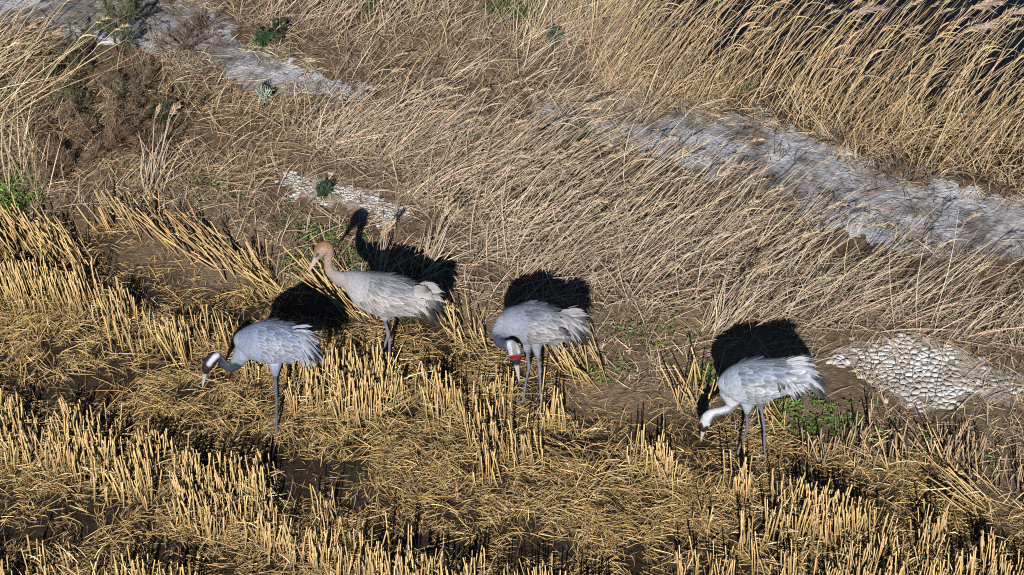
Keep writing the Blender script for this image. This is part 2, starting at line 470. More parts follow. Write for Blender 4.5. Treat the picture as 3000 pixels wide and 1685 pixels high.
# the 300 tufts that show largest become things of their own, the others join the mass
PR = project(np.array([[p[0], p[1], .15] for p, l in NEAR_TUFTS]))
vis = (PR[:, 0] > 0) & (PR[:, 0] < PW) & (PR[:, 1] < PH + 20)
order = np.argsort(-(PR[:, 1] + vis * 10000))
mine = order[:300]
rest = order[300:]
rp, rl = [], []
for j in rest:
    p, l = NEAR_TUFTS[j]
    kk = rng.integers(5, 12)
    rp.append(p + rng.normal(size=(kk, 2)) * .045); rl.append(np.tile(l, (kk, 1)))
field_parts.append(stem_set(np.concatenate(rp), .31, np.concatenate(rl), .085, .0043, STRAW))
c = sample('S5', 34, .05, .6, 4, .2)
pts = np.repeat(c, 7, 0) + rng.normal(size=(7 * len(c), 2)) * .05
field_parts.append(stem_set(pts, .24, (.05, .05), .16, .0042, (.36, .26, .15)))
# torn leaf sheaths hanging among the stalks
for poly, dens in (('S1', 420), ('S1b', 420), ('S2', 460), ('S3', 460), ('S4', 460), ('S0', 260), ('S1c', 300), ('S5', 350)):
    pts = sample(poly, dens, .05, .5, 2, .16); n = len(pts)
    b = on_ground(pts, rng.uniform(0, .16, n)[:, None][:, 0])
    d = flat_dir(rng.random(n) * 6.283, rng.normal(size=n) * .6 + .7)
    bend = np.column_stack([rng.normal(size=(n, 2)) * .3, -rng.random(n) * .7])
    field_parts.append(ribbons(b, d, rng.uniform(.06, .2, n), rng.uniform(.003, .006, n), bend, tone(STRAWP, n, .3)))
V, Q, C = merge(field_parts)
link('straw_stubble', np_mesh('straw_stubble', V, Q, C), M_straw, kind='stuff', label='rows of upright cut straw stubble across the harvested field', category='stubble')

def tuft_mesh(kk, h, lean=(0, 0), spread=.09, rad=.0044, foot=.038):
    P = rng.normal(size=(kk, 2)) * foot
    b = np.column_stack([P, np.full(kk, -.02)])
    L = h * rng.uniform(.45, 1.15, kk)
    d = unit(np.column_stack([rng.normal(size=(kk, 2)) * spread + np.array(lean), np.ones(kk)]))
    c = tone(STRAW, kk, .2)
    parts = [prisms(b, b + d * L[:, None], rad * rng.uniform(.7, 1.25, kk), c * .85, np.clip(c * 1.1, 0, .85))]
    m = 6
    b2 = np.column_stack([rng.normal(size=(m, 2)) * .03, rng.uniform(.02, .15, m)])
    parts.append(ribbons(b2, flat_dir(rng.random(m) * 6.283, rng.normal(size=m) * .5 + .8), rng.uniform(.06, .16, m), .006, np.column_stack([rng.normal(size=(m, 2)) * .3, -rng.random(m) * .6]), tone(STRAWP, m)))
    return np_mesh('stubble_tuft', *merge(parts))
VAR = [tuft_mesh(int(rng.integers(6, 12)), .30) for _ in range(16)]
for me in VAR: me.materials.append(M_straw)
for j in mine:
    p, l = NEAR_TUFTS[j]
    o = link('stubble_tuft', VAR[rng.integers(16)], None, None, label='small tuft of upright cut straw stalks in the front stubble rows', category='stubble', group='stubble tufts in the front rows of the field')
    o.location = (p[0], p[1], float(terrain(p[0], p[1])))
    s = rng.uniform(.9, 1.1); o.scale = (s, s, s * rng.uniform(.85, 1.12))
    o.rotation_euler = (-l[1], l[0], rng.random() * 6.28)

# loose straw lying over the field, swirled by the combine
def litter(pts, n_len, wid, colour, z=(.0, .05), swirl=0, v=.25, lift=.12, bendz=.25, nseg=3):
    n = len(pts)
    a = (vnoise(pts[:, 0], pts[:, 1], .35, 70 + swirl) - .5) * 7 + rng.normal(size=n) * .7
    b = on_ground(pts, rng.uniform(z[0], z[1], n))
    d = flat_dir(a, rng.normal(size=n) * lift + lift * .4)
    bend = np.column_stack([rng.normal(size=(n, 2)) * .18, -np.abs(rng.normal(size=n)) * bendz])
    return ribbons(b, d, rng.uniform(*n_len, n), rng.uniform(*wid, n), bend, tone(colour, n, v), nseg)
lo, hi = np.array([-5, -3.9]), np.array([5, 2.2])
P = lo + rng.random((620000, 2)) * (hi - lo)
fdp = field_depth(P)
pxy = project(np.column_stack([P, np.zeros(len(P))]))
inview = (pxy[:, 0] > -250) & (pxy[:, 0] < PW + 250) & (pxy[:, 1] < PH + 220)
den = np.clip(fdp / 120 + .25 + (vnoise(P[:, 0], P[:, 1], .3, 73) - .5) * 1.2, 0, 1) * inview
den *= np.clip(vnoise(P[:, 0], P[:, 1], .075, 74) * 1.5 + vnoise(P[:, 0], P[:, 1], .3, 75) * 1.1 - .72, .06, 1)
for (px, py, rx, ry) in [(520, 735, 150, 60), (1820, 1170, 150, 55), (650, 810, 110, 45)]:
    c = ground_at(px, py); den *= 1 - .8 * np.exp(-(((P[:, 0] - c[0]) / (rx / 427)) ** 2 + ((P[:, 1] - c[1]) / (ry / 260)) ** 2))
for shade_poly in SHADE_BANDS:
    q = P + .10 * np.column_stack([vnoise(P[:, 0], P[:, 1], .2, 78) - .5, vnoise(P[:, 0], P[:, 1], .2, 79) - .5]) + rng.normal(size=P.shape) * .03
    den = np.where(in_poly(q, shade_poly), den * .42, den)  # less straw bares the dark soil, standing in for shade
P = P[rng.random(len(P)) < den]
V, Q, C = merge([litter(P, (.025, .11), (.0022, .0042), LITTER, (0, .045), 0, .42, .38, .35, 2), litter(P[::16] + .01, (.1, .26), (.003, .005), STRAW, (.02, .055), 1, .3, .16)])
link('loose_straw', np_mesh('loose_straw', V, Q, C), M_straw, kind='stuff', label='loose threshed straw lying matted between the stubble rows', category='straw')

# tufts pushed over to the left along the field's far edge
def pushed(px, py, h, lx, ly, k, label):
    p = ground_at(px, py)
    me = tuft_mesh(k, h, (lx, ly), .26, .0048, .06); me.materials.append(M_straw)
    o = link('flattened_tuft', me, None, None, label=label, category='stubble', group='straw tufts pushed over at the field edge')
    o.location = (p[0], p[1], float(terrain(p[0], p[1])))
for a in [(335, 680, .34, -.5, .1, 10), (420, 690, .36, -.8, .5, 12), (470, 650, .30, -.3, .3, 8), (520, 720, .4, -1.0, .6, 14), (600, 740, .4, -1.2, .6, 16), (650, 770, .42, -1.3, .5, 18), (700, 790, .38, -.9, .4, 18), (760, 790, .3, -.4, .2, 12), (815, 865, .34, -.9, .3, 12), (170, 720, .34, -.9, .4, 14), (60, 700, .34, -.7, .3, 12), (240, 770, .34, -.8, .3, 12)]:
    pushed(*a, 'straw tuft pushed over leftwards at the field edge, left of the brown-headed crane')
for a in [(985, 860, .40, -.8, .4, 16), (1030, 890, .40, -.9, .4, 18), (1080, 930, .36, -.7, .3, 14)]:
    pushed(*a, 'tuft of straw stalks leaning left under the chest of the brown-headed crane')
for a in [(1340, 960, .36, -.5, .3, 12), (1385, 1000, .3, -.4, .2, 12)]:
    pushed(*a, 'tuft of straw stalks leaning left just behind the tail of the brown-headed crane')
for a in [(1690, 1080, .34, -.5, .3, 14), (1740, 1110, .34, -.6, .3, 16), (1660, 1050, .3, -.4, .3, 12)]:
    pushed(*a, 'straw tuft leaning left beneath the tail of the crane with the red crown')
for a in [(2060, 1170, .36, -.1, .1, 12), (2020, 1190, .36, -.3, .2, 12), (2270, 1250, .3, -.4, .3, 12)]:
    pushed(*a, 'tuft of straw stalks standing close beside the rightmost crane')
for a in [(2780, 1370, .34, -.6, .2, 12), (2900, 1480, .4, -1.4, .3, 16), (2640, 1370, .3, -.3, .2, 10)]:
    pushed(*a, 'slanting tuft of straw stalks at the field edge below the white salt crust')

# ------------------------------------------------------------------ bank: dry grass
parts = []
def grass(poly, dens, L, W, lean, up, jit, bend, colour, nseg=3, clump=.4, seed=0, v=.22, cs=.12, tipc=1.05):
    pts = sample(poly, dens, .08, clump, seed, cs); n = len(pts)
    b = on_ground(pts, -.01)
    d = np.column_stack([np.full(n, lean[0]), np.full(n, lean[1]), np.full(n, up)]) + rng.normal(size=(n, 3)) * np.array([jit, jit, jit * .5])
    d[:, 2] = np.abs(d[:, 2]) * .9 + .05
    bd = np.asarray(bend)[None] + rng.normal(size=(n, 3)) * .10
    c = tone(colour, n, v)
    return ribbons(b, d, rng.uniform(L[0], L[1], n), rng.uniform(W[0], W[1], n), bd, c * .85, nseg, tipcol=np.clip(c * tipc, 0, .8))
WIND = (.62, .22)
# leaning tall grass of the main strip, three storeys
parts.append(grass('G1', 1000, (.35, .75), (.0035, .006), WIND, .72, .34, (.18, .05, -.2), GRASS, 4, .9, 1, .35, .16))
parts.append(grass('G1', 1900, (.15, .5), (.003, .006), (.45, .05), .5, .7, (.1, 0, -.3), GRASS, 3, .7, 2, .35, .14))
parts.append(grass('G1', 1500, (.06, .25), (.003, .007), (.2, 0), .3, .9, (0, 0, -.2), (.34, .25, .165), 3, .5, 3, .4))
parts.append(grass('G1u', 900, (.5, .9), (.003, .0055), WIND, .8, .24, (.18, .05, -.14), GRASS, 4, .85, 21, .3, .22))
parts.append(grass('G1b', 1200, (.12, .45), (.003, .006), (.4, .1), .4, .6, (.1, 0, -.25), GRASS, 3, .8, 2, .3))
V, Q, C = merge(parts)
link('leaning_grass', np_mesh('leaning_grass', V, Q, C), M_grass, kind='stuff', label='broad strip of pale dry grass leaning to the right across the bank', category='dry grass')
parts = [
    grass('G2', 5000, (.05, .22), (.0035, .006), (.15, 0), .4, .7, (0, 0, -.25), (.29, .21, .135), 3, .75, 4, .5, .18),
    grass('G2', 420, (.25, .55), (.003, .006), (.45, .1), .8, .35, (.1, 0, -.2), GRASS, 4, .85, 5, .3, .22),
    grass('RT', 700, (.3, .8), (.004, .007), (.1, .1), 1.0, .3, (.12, 0, -.2), (.46, .35, .22), 4, .8, 6, .3, .18),
]
V, Q, C = merge(parts)
link('matted_grass', np_mesh('matted_grass', V, Q, C), M_grass, kind='stuff', label='short matted brownish dry grass on the far side of the bank', category='dry grass')
parts = [
    grass('G3', 2600, (.08, .36), (.0032, .006), (.4, .05), .4, .6, (.1, 0, -.25), (.38, .28, .17), 3, .85, 7, .42, .16),
    grass('G3', 1000, (.06, .22), (.003, .005), (.1, 0), .6, .6, (0, 0, -.2), BROWN, 3, .8, 8, .4, .3),
    grass('G3b', 4200, (.03, .15), (.003, .0052), (.1, 0), .25, .8, (0, 0, -.2), (.36, .26, .165), 2, .7, 9, .5, .1),
    grass('G3b', 420, (.12, .4), (.003, .006), (.4, .15), .5, .6, (.1, 0, -.25), GRASS, 4, .7, 10, .3),
    grass('G4', 560, (.6, 1.1), (.004, .007), (.55, .15), .8, .24, (.2, 0, -.15), (.52, .39, .23), 4, .8, 11, .3),
    grass('G5', 900, (.4, .8), (.004, .007), (-.03, .1), 1.0, .16, (.05, 0, -.1), (.54, .42, .26), 4, .6, 12, .3),
]
V, Q, C = merge(parts)
link('tangled_grass', np_mesh('tangled_grass', V, Q, C), M_grass, kind='stuff', label='tangled brown and straw-coloured dry grass on the left bank', category='dry grass')
parts = [grass('BR', 3000, (.03, .18), (.003, .0052), (.1, 0), .3, .8, (0, 0, -.2), (.38, .28, .18), 2, .85, 13, .45, .16),
         grass('BR', 130, (.2, .5), (.003, .006), (.2, .1), .4, .7, (.1, 0, -.25), GRASS, 4, .6, 14, .3)]
V, Q, C = merge(parts)
parts.append(grass('BM', 4200, (.03, .2), (.003, .0055), (.15, 0), .3, .8, (0, 0, -.2), (.40, .295, .19), 2, .7, 22, .5, .1))
parts.append(grass('BM', 160, (.15, .45), (.003, .0055), (.4, .1), .4, .7, (.1, 0, -.25), GRASS, 3, .8, 23, .3, .2))
V, Q, C = merge(parts)
link('sparse_grass', np_mesh('sparse_grass', V, Q, C), M_grass, kind='stuff', label='sparse dry grass on the bare bank around the large salt crust', category='dry grass')

Pf = sample('path', 9000, .1)
Pf2 = Pf + rng.normal(size=Pf.shape) * .13
Pf = Pf[~in_poly(Pf2, POLY['path'])]
Pf = np.concatenate([Pf, Pf + rng.normal(size=Pf.shape) * .05])
Pf = Pf[rng.random(len(Pf)) < np.clip(vnoise(Pf[:, 0], Pf[:, 1], .14, 77) * 2.2 - .5, .1, 1)]
n = len(Pf)
V, Q, C = ribbons(on_ground(Pf, .008), flat_dir(rng.random(n) * 6.283, np.abs(rng.normal(size=n)) * .5), rng.uniform(.03, .16, n), rng.uniform(.003, .0055, n), np.column_stack([rng.normal(size=(n, 2)) * .2, -rng.random(n) * .3]), tone((.40, .31, .21), n, .45), 2)
link('track_edge_grass', np_mesh('track_edge_grass', V, Q, C), M_grass, kind='stuff', label='short broken dry grass fringing the pale mud track', category='dry grass')

# dead stalks and debris on the track and bare soil
P = sample('path', 420, .1, .95, 15, .3)
V, Q, C = merge([litter(P, (.03, .22), (.003, .006), (.20, .15, .10), (.012, .035), 2, .45, .06, .05), litter(sample('path', 260, .1, .95, 16, .25), (.03, .12), (.003, .006), (.10, .075, .055), (.012, .05), 3, .4, .4, .2)])
link('stalk_litter', np_mesh('stalk_litter', V, Q, C), M_grass, kind='stuff', label='dark dead stalks scattered over the pale mud track', category='plant litter')

# ------------------------------------------------------------------ reeds by the water
parts = [
    grass('RD', 400, (.5, 1.15), (.003, .0058), (.42, .12), 1.0, .16, (.16, 0, -.10), REED, 4, .8, 17, .3, .2),
    grass('RD', 1900, (.12, .5), (.003, .006), (.2, .05), .7, .45, (.1, 0, -.3), REED, 3, .7, 18, .35, .16),
    grass('RD', 1300, (.06, .22), (.003, .006), (.1, 0), .3, .8, (0, 0, -.2), (.38, .28, .18), 3, .5, 19, .4),
    grass('RW', 260, (.6, 1.2), (.003, .0058), (.42, .12), 1.0, .16, (.16, 0, -.10), REED, 4, .8, 20, .3, .2),
]
V, Q, C = merge(parts)
link('reed_bed', np_mesh('reed_bed', V, Q, C), M_grass, kind='stuff', label='dense golden reed bed along the dark water at the upper right', category='reeds')

def plume(base, d, L, wid, nb, colour):
    """feathery drooping seed head"""
    t = rng.random(nb)
    ax = unit(np.asarray(d, float))
    b = np.asarray(base) + ax[None] * (t * L)[:, None] + np.array([0, 0, -1])[None] * (t ** 2 * L * .25)[:, None]
    dd = ax[None] + rng.normal(size=(nb, 3)) * .28
    return ribbons(b, dd, L * rng.uniform(.25, .5, nb) * (1.15 - t * .6), wid, np.column_stack([rng.normal(size=(nb, 2)) * .1, -rng.random(nb) * .25]), tone(colour, nb, .15), 2)

def reed_meshes(h, lx, ly, pl, pw, nb, colour, pcol, nleaf, lw=.008):
    d = unit(np.array([lx, ly, 1.0]))
    bend = np.array([.16, 0, -.08])
    n = 6
    t = np.linspace(0, 1, n)
    cl = d[None] * (h * t)[:, None] + bend[None] * (h * t ** 2)[:, None]
    parts = [prisms(cl[k][None], cl[k + 1][None] + (cl[k + 1] - cl[k])[None] * .02, .0045 * (1 - .09 * k), tone(colour, 1, .1), tone(colour, 1, .1), taper=.95) for k in range(n - 1)]
    stalk = np_mesh('stalk', *merge(parts))
    td = unit(cl[-1] - cl[-2])
    head = np_mesh('seed_head', *plume(cl[-1] - td * .02, td + np.array([.25, 0, -.1]), pl, pw, nb, pcol))
    leaves = []
    for _ in range(nleaf):
        k = rng.uniform(.35, .85); p = d * h * k + bend * h * k * k
        a = rng.normal() * .9
        leaves.append(np_mesh('leaf', *ribbons(p[None], np.array([[math.cos(a) * .7, math.sin(a) * .7, .8]]), rng.uniform(.18, .32), lw * rng.uniform(1, 1.6), np.array([[.25, 0, -.7]]), tone(colour, 1, .1) * 1.08, 5, .1)))
    for m in [stalk, head] + leaves: m.materials.append(M_grass)
    return stalk, head, leaves

def place_reed(name, proto, p, rz, s, label, cat, group):
    e = link(name, None, None, None, label=label, category=cat, group=group)
    e.location = (p[0], p[1], float(terrain(p[0], p[1])) - .01)
    e.rotation_euler = (0, 0, rz); e.scale = (s, s, s)
    link('stalk', proto[0], None, e); link('seed_head', proto[1], None, e)
    for m in proto[2]: link('leaf', m, None, e)
    return e
RP = [reed_meshes(rng.uniform(1.05, 1.4), .42 + rng.normal() * .1, .12, .13, .005, 34, REED, (.44, .34, .22), 3) for _ in range(8)]
c = np.concatenate([sample('RD', 20, .05), sample('RW', 22, .05)])
for p in c[:150]:
    place_reed('common_reed', RP[rng.integers(8)], p, rng.normal() * .15, rng.uniform(.8, 1.1), 'tall golden reed with a drooping seed head beside the dark water', 'reed', 'tall reeds at the water')
GP = [reed_meshes(rng.uniform(.6, .85), .72 + rng.normal() * .12, .25, .12, .0045, 26, GRASS, (.50, .385, .25), 1, .006) for _ in range(8)]
c = sample([POLY['G1']][0], 16, .05)
c = c[np.argsort(-c[:, 0])][:130]
for p in c:
    place_reed('plumed_grass_stalk', GP[rng.integers(8)], p, rng.normal() * .18, rng.uniform(.8, 1.15), 'plumed dry grass stalk leaning right over the pale mud track', 'grass stalk', 'plumed grass stalks on the bank')
LP = [reed_meshes(rng.uniform(.8, 1.1), .6 + rng.normal() * .1, .15, .13, .005, 28, (.55, .42, .26), (.50, .38, .22), 2) for _ in range(5)]
for p in sample('G4', 14, .05)[:26]:
    place_reed('plumed_reed', LP[rng.integers(5)], p, rng.normal() * .18, rng.uniform(.85, 1.1), 'plumed dry reed leaning right at the upper left edge', 'reed', 'plumed reeds at the upper left edge')

# big feathery plumes at the upper right
for (px, py, Lp, lab) in [(2505, 30, .22, 'big grey-brown feathery reed plume, leftmost of the big ones over the dark water'), (2850, 15, .22, 'big fluffy beige reed plume at the top edge, upper right'), (2960, 35, .24, 'big fluffy brown reed plume in the upper right corner'), (2840, 78, .2, 'big brown reed plume hanging lowest over the dark water, upper right')]:
    tip = plane_at(px, py, ground_at(px - 160, 330)[1])
    base = ground_at(px - 160, 330)
    v = tip - base
    e = link('plumed_reed', None, None, None, label=lab, category='reed')
    e.location = base
    n = 7; t = np.linspace(0, 1, n)
    cl = v[None] * t[:, None] + np.array([-.06, 0, .06])[None] * (4 * t * (1 - t))[:, None]
    me = np_mesh('stalk', *merge([prisms(cl[k][None], cl[k + 1][None], .006, tone(REED, 1, .1), tone(REED, 1, .1)) for k in range(n - 1)])); link('stalk', me, M_grass, e)
    me = np_mesh('seed_head', *plume(cl[-1] - unit(v) * .03, unit(v) + np.array([.9, 0, -.4]), Lp, .006, 170, (.34, .26, .20))); link('seed_head', me, M_grass, e)

# the lone grass clump by the rightmost crane, with its own long shadow
def clump(px, py, n, L, lean, label, colour=GRASS, heads=3):
    p = ground_at(px, py)
    e = link('grass_clump', None, None, None, label=label, category='dry grass')
    e.location = (p[0], p[1], float(terrain(p[0], p[1])) - .01)
    b = np.column_stack([rng.normal(size=(n, 2)) * .05, np.zeros(n)])
    d = np.array([lean[0], lean[1], 1.0])[None] + rng.normal(size=(n, 3)) * .25
    me = np_mesh('blades', *ribbons(b, d, L * rng.uniform(.4, 1, n), rng.uniform(.005, .009, n), np.column_stack([rng.normal(size=(n, 2)) * .15 + .08, -rng.random(n) * .25]), tone(colour, n), 4))
    link('blades', me, M_grass, e)
    for k in range(heads):
        dd = unit(np.array([lean[0], lean[1], 1.0]) + rng.normal(size=3) * .1)
        t = dd * L
        st = np_mesh('stalk', *prisms(np.zeros((1, 3)), t[None], .004, tone(colour, 1), tone(colour, 1))); link('stalk', st, M_grass, e)
        hd = np_mesh('seed_head', *plume(t, dd + np.array([.2, 0, -.1]), .14, .005, 40, (.48, .36, .23))); link('seed_head', hd, M_grass, e)
clump(2100, 965, 90, .5, (.5, .1), 'lone dry grass clump standing just above the rightmost crane')
clump(1240, 790, 60, .45, (.35, .15), 'thin upright dry grass clump inside the shadow of the brown-headed crane')
clump(1110, 810, 36, .34, (.1, .1), 'small wispy dry grass clump right behind the neck of the brown-headed crane')
clump(440, 560, 50, .6, (.2, .2), 'tall pale dry grass clump in the middle of the left bank')

# ------------------------------------------------------------------ green weeds
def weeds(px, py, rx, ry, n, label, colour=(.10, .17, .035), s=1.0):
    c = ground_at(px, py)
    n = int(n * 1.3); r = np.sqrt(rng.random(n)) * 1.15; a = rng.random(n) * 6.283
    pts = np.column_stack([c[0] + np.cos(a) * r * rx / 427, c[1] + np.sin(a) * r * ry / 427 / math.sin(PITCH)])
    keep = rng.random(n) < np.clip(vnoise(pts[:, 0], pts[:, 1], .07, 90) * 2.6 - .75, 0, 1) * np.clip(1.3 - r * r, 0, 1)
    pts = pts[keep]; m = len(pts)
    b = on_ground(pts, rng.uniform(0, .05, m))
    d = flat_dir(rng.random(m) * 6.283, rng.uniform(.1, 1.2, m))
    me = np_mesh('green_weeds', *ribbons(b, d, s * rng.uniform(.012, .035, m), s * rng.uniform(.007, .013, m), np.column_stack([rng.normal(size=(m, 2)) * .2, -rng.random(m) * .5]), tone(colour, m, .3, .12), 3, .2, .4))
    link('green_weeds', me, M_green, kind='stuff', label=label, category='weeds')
weeds(20, 560, 140, 75, 2600, 'bright green weeds at the left edge of the bank', (.11, .20, .03), 1.3)
weeds(900, 790, 90, 55, 900, 'green weeds under the bill of the brown-headed crane')
weeds(960, 700, 130, 35, 700, 'low green weeds around the head of the brown-headed crane')
weeds(1060, 770, 80, 40, 500, 'green weeds beside the shadow neck of the brown-headed crane')
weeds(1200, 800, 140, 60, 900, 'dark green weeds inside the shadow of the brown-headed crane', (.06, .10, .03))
weeds(2330, 1225, 110, 60, 1700, 'green weeds beneath the tail of the rightmost crane', (.12, .19, .03))
weeds(2500, 1250, 110, 50, 900, 'scattered green weeds right of the rightmost crane')
weeds(2080, 1120, 60, 50, 600, 'green weeds in front of the chest of the rightmost crane')
weeds(630, 570, 90, 50, 600, 'faint green weeds in the middle of the left bank', (.08, .13, .03))
weeds(850, 640, 120, 50, 500, 'sparse green weeds below the flaky salt crust', (.07, .12, .03))
weeds(1900, 990, 150, 60, 700, 'small green weeds on the bare soil left of the lone grass clump', (.08, .13, .03))
weeds(1760, 1090, 80, 40, 500, 'green weeds under the tail of the bent-over crane')
weeds(2800, 1330, 200, 50, 900, 'sparse green weeds at the field edge below the salt crust', (.08, .13, .03))
weeds(1480, 690, 120, 60, 500, 'green sprouts among the leaning grass in the centre', (.07, .11, .03))
weeds(2720, 180, 160, 50, 900, 'dark green plants between the reeds at the water', (.05, .10, .025), 2)
weeds(2120, 260, 120, 40, 500, 'green plants at the foot of the reed bed, left part', (.06, .10, .025), 1.6)
weeds(420, 380, 260, 120, 900, 'dull green sprigs in the brown tangle of the left bank', (.055, .08, .03), 1.0)

# ------------------------------------------------------------------ shrubs
def shrub(name, px, py, h, w, nst, nleaf, lcol, scol, label, leafL=(.02, .05), leafW=.006, lean=(0, 0), cat='shrub', dens_top=.3):
    p = ground_at(px, py)
    e = link(name, None, None, None, label=label, category=cat)
    e.location = (p[0], p[1], float(terrain(p[0], p[1])) - .01)
    tips, parts = [], []
    for k in range(nst):
        a = rng.random() * 6.283; r = w * math.sqrt(rng.random())
        tip = np.array([math.cos(a) * r + lean[0] * h, math.sin(a) * r + lean[1] * h, h * rng.uniform(.55, 1)])
        b = np.array([rng.normal() * .015, rng.normal() * .015, 0])
        parts.append(prisms(b[None], tip[None], .0035, tone(scol, 1), tone(scol, 1), taper=.4)); tips.append((b, tip))
        for _ in range(3):
            t = rng.uniform(.3, .8); q = b + (tip - b) * t
            t2 = q + unit(rng.normal(size=3) * .6 + unit(tip - b)) * h * rng.uniform(.15, .3)
            parts.append(prisms(q[None], t2[None], .002, tone(scol, 1), tone(scol, 1), taper=.4)); tips.append((q, t2))
    link('stem', np_mesh('stem', *merge(parts)), M_grass, e)
    T = rng.integers(len(tips), size=nleaf); t = rng.uniform(dens_top, 1.05, nleaf)[:, None]
    B = np.array([tips[k][0] for k in T]); E = np.array([tips[k][1] for k in T])
    q = B + (E - B) * t
    d = unit(E - B) + rng.normal(size=(nleaf, 3)) * .5
    me = np_mesh('foliage', *ribbons(q, d, rng.uniform(*leafL, nleaf), leafW * rng.uniform(.6, 1.3, nleaf), rng.normal(size=(nleaf, 3)) * .15, tone(lcol, nleaf, .3, .1), 2))
    link('foliage', me, M_green, e)
GR, DG, BRN = (.10, .115, .055), (.035, .075, .035), (.155, .105, .068)
shrub('feathery_shrub', 352, 165, .62, .16, 9, 2600, GR, (.15, .09, .06), 'tall feathery grey-green shrub in front of the pale track, upper left', (.03, .06), .003)
shrub('feathery_shrub', 225, 210, .4, .2, 9, 1800, GR, (.15, .09, .06), 'thin feathery green shrub left of the tall one, upper left', (.03, .06), .003)
shrub('feathery_shrub', 240, 330,   .36, .3, 10, 1200, (.12, .115, .065), (.15, .09, .06), 'wide wispy grey-green shrub on the left bank', (.03, .06), .003)
shrub('feathery_shrub', 390, 330, .36, .3, 10, 1200, (.13, .115, .065), (.15, .09, .06), 'wispy olive shrub above the brown thicket on the left bank', (.03, .06), .003)
shrub('brown_thicket', 310, 450, .42, .45, 20, 3000, BRN, (.14, .085, .055), 'dead reddish-brown feathery thicket on the left bank', (.03, .07), .003)
shrub('brown_thicket', 210, 520, .28, .34, 12, 1400, (.15, .10, .065), (.14, .085, .055), 'low brown feathery thicket below the larger one, left bank', (.03, .07), .003)
shrub('brown_thicket', 430, 470, .3, .25, 10, 1100, (.15, .105, .07), (.14, .085, .055), 'small brown thicket right of the larger one, left bank', (.03, .06), .003)
shrub('dark_bush', 778, 135, .15, .085, 10, 700, DG, (.08, .06, .04), 'small dense dark green bush beside the pale track, upper left', (.02, .045), .012)
shrub('dark_bush', 815, 120, .17, .07, 8, 500, (.03, .05, .03), (.08, .06, .04), 'blackish green bush just right of the small dark bush by the track', (.02, .045), .010)
shrub('dark_bush', 157, 235, .17, .07, 8, 420, DG, (.08, .06, .04), 'small dark green bush among dry grass at the far left', (.02, .045), .012)
shrub('dark_bush', 1630, 140, .22, .07, 9, 520, (.04, .08, .055), (.08, .06, .04), 'small bluish green bush in the matted grass, top centre', (.02, .045), .012)
shrub('dark_bush', 1690, 440, .24, .12, 9, 520, (.04, .07, .03), (.08, .06, .04), 'dark green bush half hidden in leaning grass, centre', (.02, .045), .010)
shrub('dark_bush', 945, 590, .15, .05, 7, 320, (.035, .06, .035), (.08, .06, .04), 'tiny dark plant growing in the flaky white salt crust', (.02, .04), .010)
shrub('dark_bush', 480, 390, .34, .10, 9, 500, (.035, .06, .03), (.08, .06, .04), 'tall dark green plant right of the brown thicket', (.02, .045), .009)
shrub('dark_bush', 1090, 60, .2, .06, 8, 350, DG, (.08, .06, .04), 'small dark green plant at the top edge, left of centre', (.02, .045), .010)
shrub('green_bush', 1500, 45, .26, .3, 22, 1900, (.075, .095, .03), (.10, .08, .05), 'wide olive green bush at the top edge, centre', (.03, .06), .010)
shrub('green_bush', 1760, 50, .2, .2, 14, 700, (.055, .075, .03), (.10, .08, .05), 'low dark green bush at the top edge, beside the water', (.03, .06), .009)
shrub('silver_plant', 770, 315, .2, .07, 8, 260, (.30, .34, .28), (.2, .2, .15), 'pale silvery green plant at the near edge of the track', (.03, .06), .009, cat='plant')
shrub('dead_bush', 545, 140, .22, .3, 16, 500, (.14, .10, .075), (.12, .09, .07), 'dead grey-brown bush lying at the near side of the track, upper left', (.03, .07), .004)
shrub('dead_bush', 610, 80, .14, .2, 12, 300, (.12, .085, .06), (.12, .09, .07), 'small dead brown bush on the pale track, upper left', (.03, .07), .004)
shrub('dead_bush', 2640, 530, .16, .3, 16, 600, (.17, .125, .085), (.14, .10, .07), 'flat dead brown bush on the pale track below the reeds', (.03, .09), .005)
shrub('dead_bush', 2480, 420, .12, .16, 10, 200, (.12, .09, .065), (.12, .09, .06), 'small heap of dead twigs at the foot of the reeds', (.04, .1), .004)

# a short brown stick end lying on the track
def stick():
    bm = bmesh.new()
    bmesh.ops.create_cone(bm, cap_ends=True, segments=10, radius1=.013, radius2=.011, depth=.045)
    for v in bm.verts: v.co.x += .003 * math.sin(v.co.z * 120)
    bmesh.ops.bevel(bm, geom=[e for e in bm.edges], offset=.003, segments=1, affect='EDGES')
    me = bpy.data.meshes.new('wood_stub'); bm.to_mesh(me); bm.free()
    set_col(me, np.tile((.12, .065, .025), (len(me.vertices), 1)))
    p = ground_at(2820, 553)
    o = link('wood_stub', me, M_grass, None, label='short brown wood stub lying on the pale track, right', category='wood')
    o.location = (p[0], p[1], float(terrain(p[0], p[1])) + .028); o.rotation_euler = (0, R(90), R(8))
stick()

# ------------------------------------------------------------------ cranes
def loft(bm, st, K=18):
    """st: (centre, radius_up, radius_side, up, side)"""
    rings = []
    for c, rn, rs, n, s in st:
        rings.append([bm.verts.new(Vector(c + n * (rn * math.cos(2 * math.pi * k / K)) + s * (rs * math.sin(2 * math.pi * k / K)))) for k in range(K)])
    for a, b in zip(rings, rings[1:]):
        for k in range(K):
            bm.faces.new((a[k], a[(k + 1) % K], b[(k + 1) % K], b[k]))
    bm.faces.new(rings[0][::-1]); bm.faces.new(rings[-1])

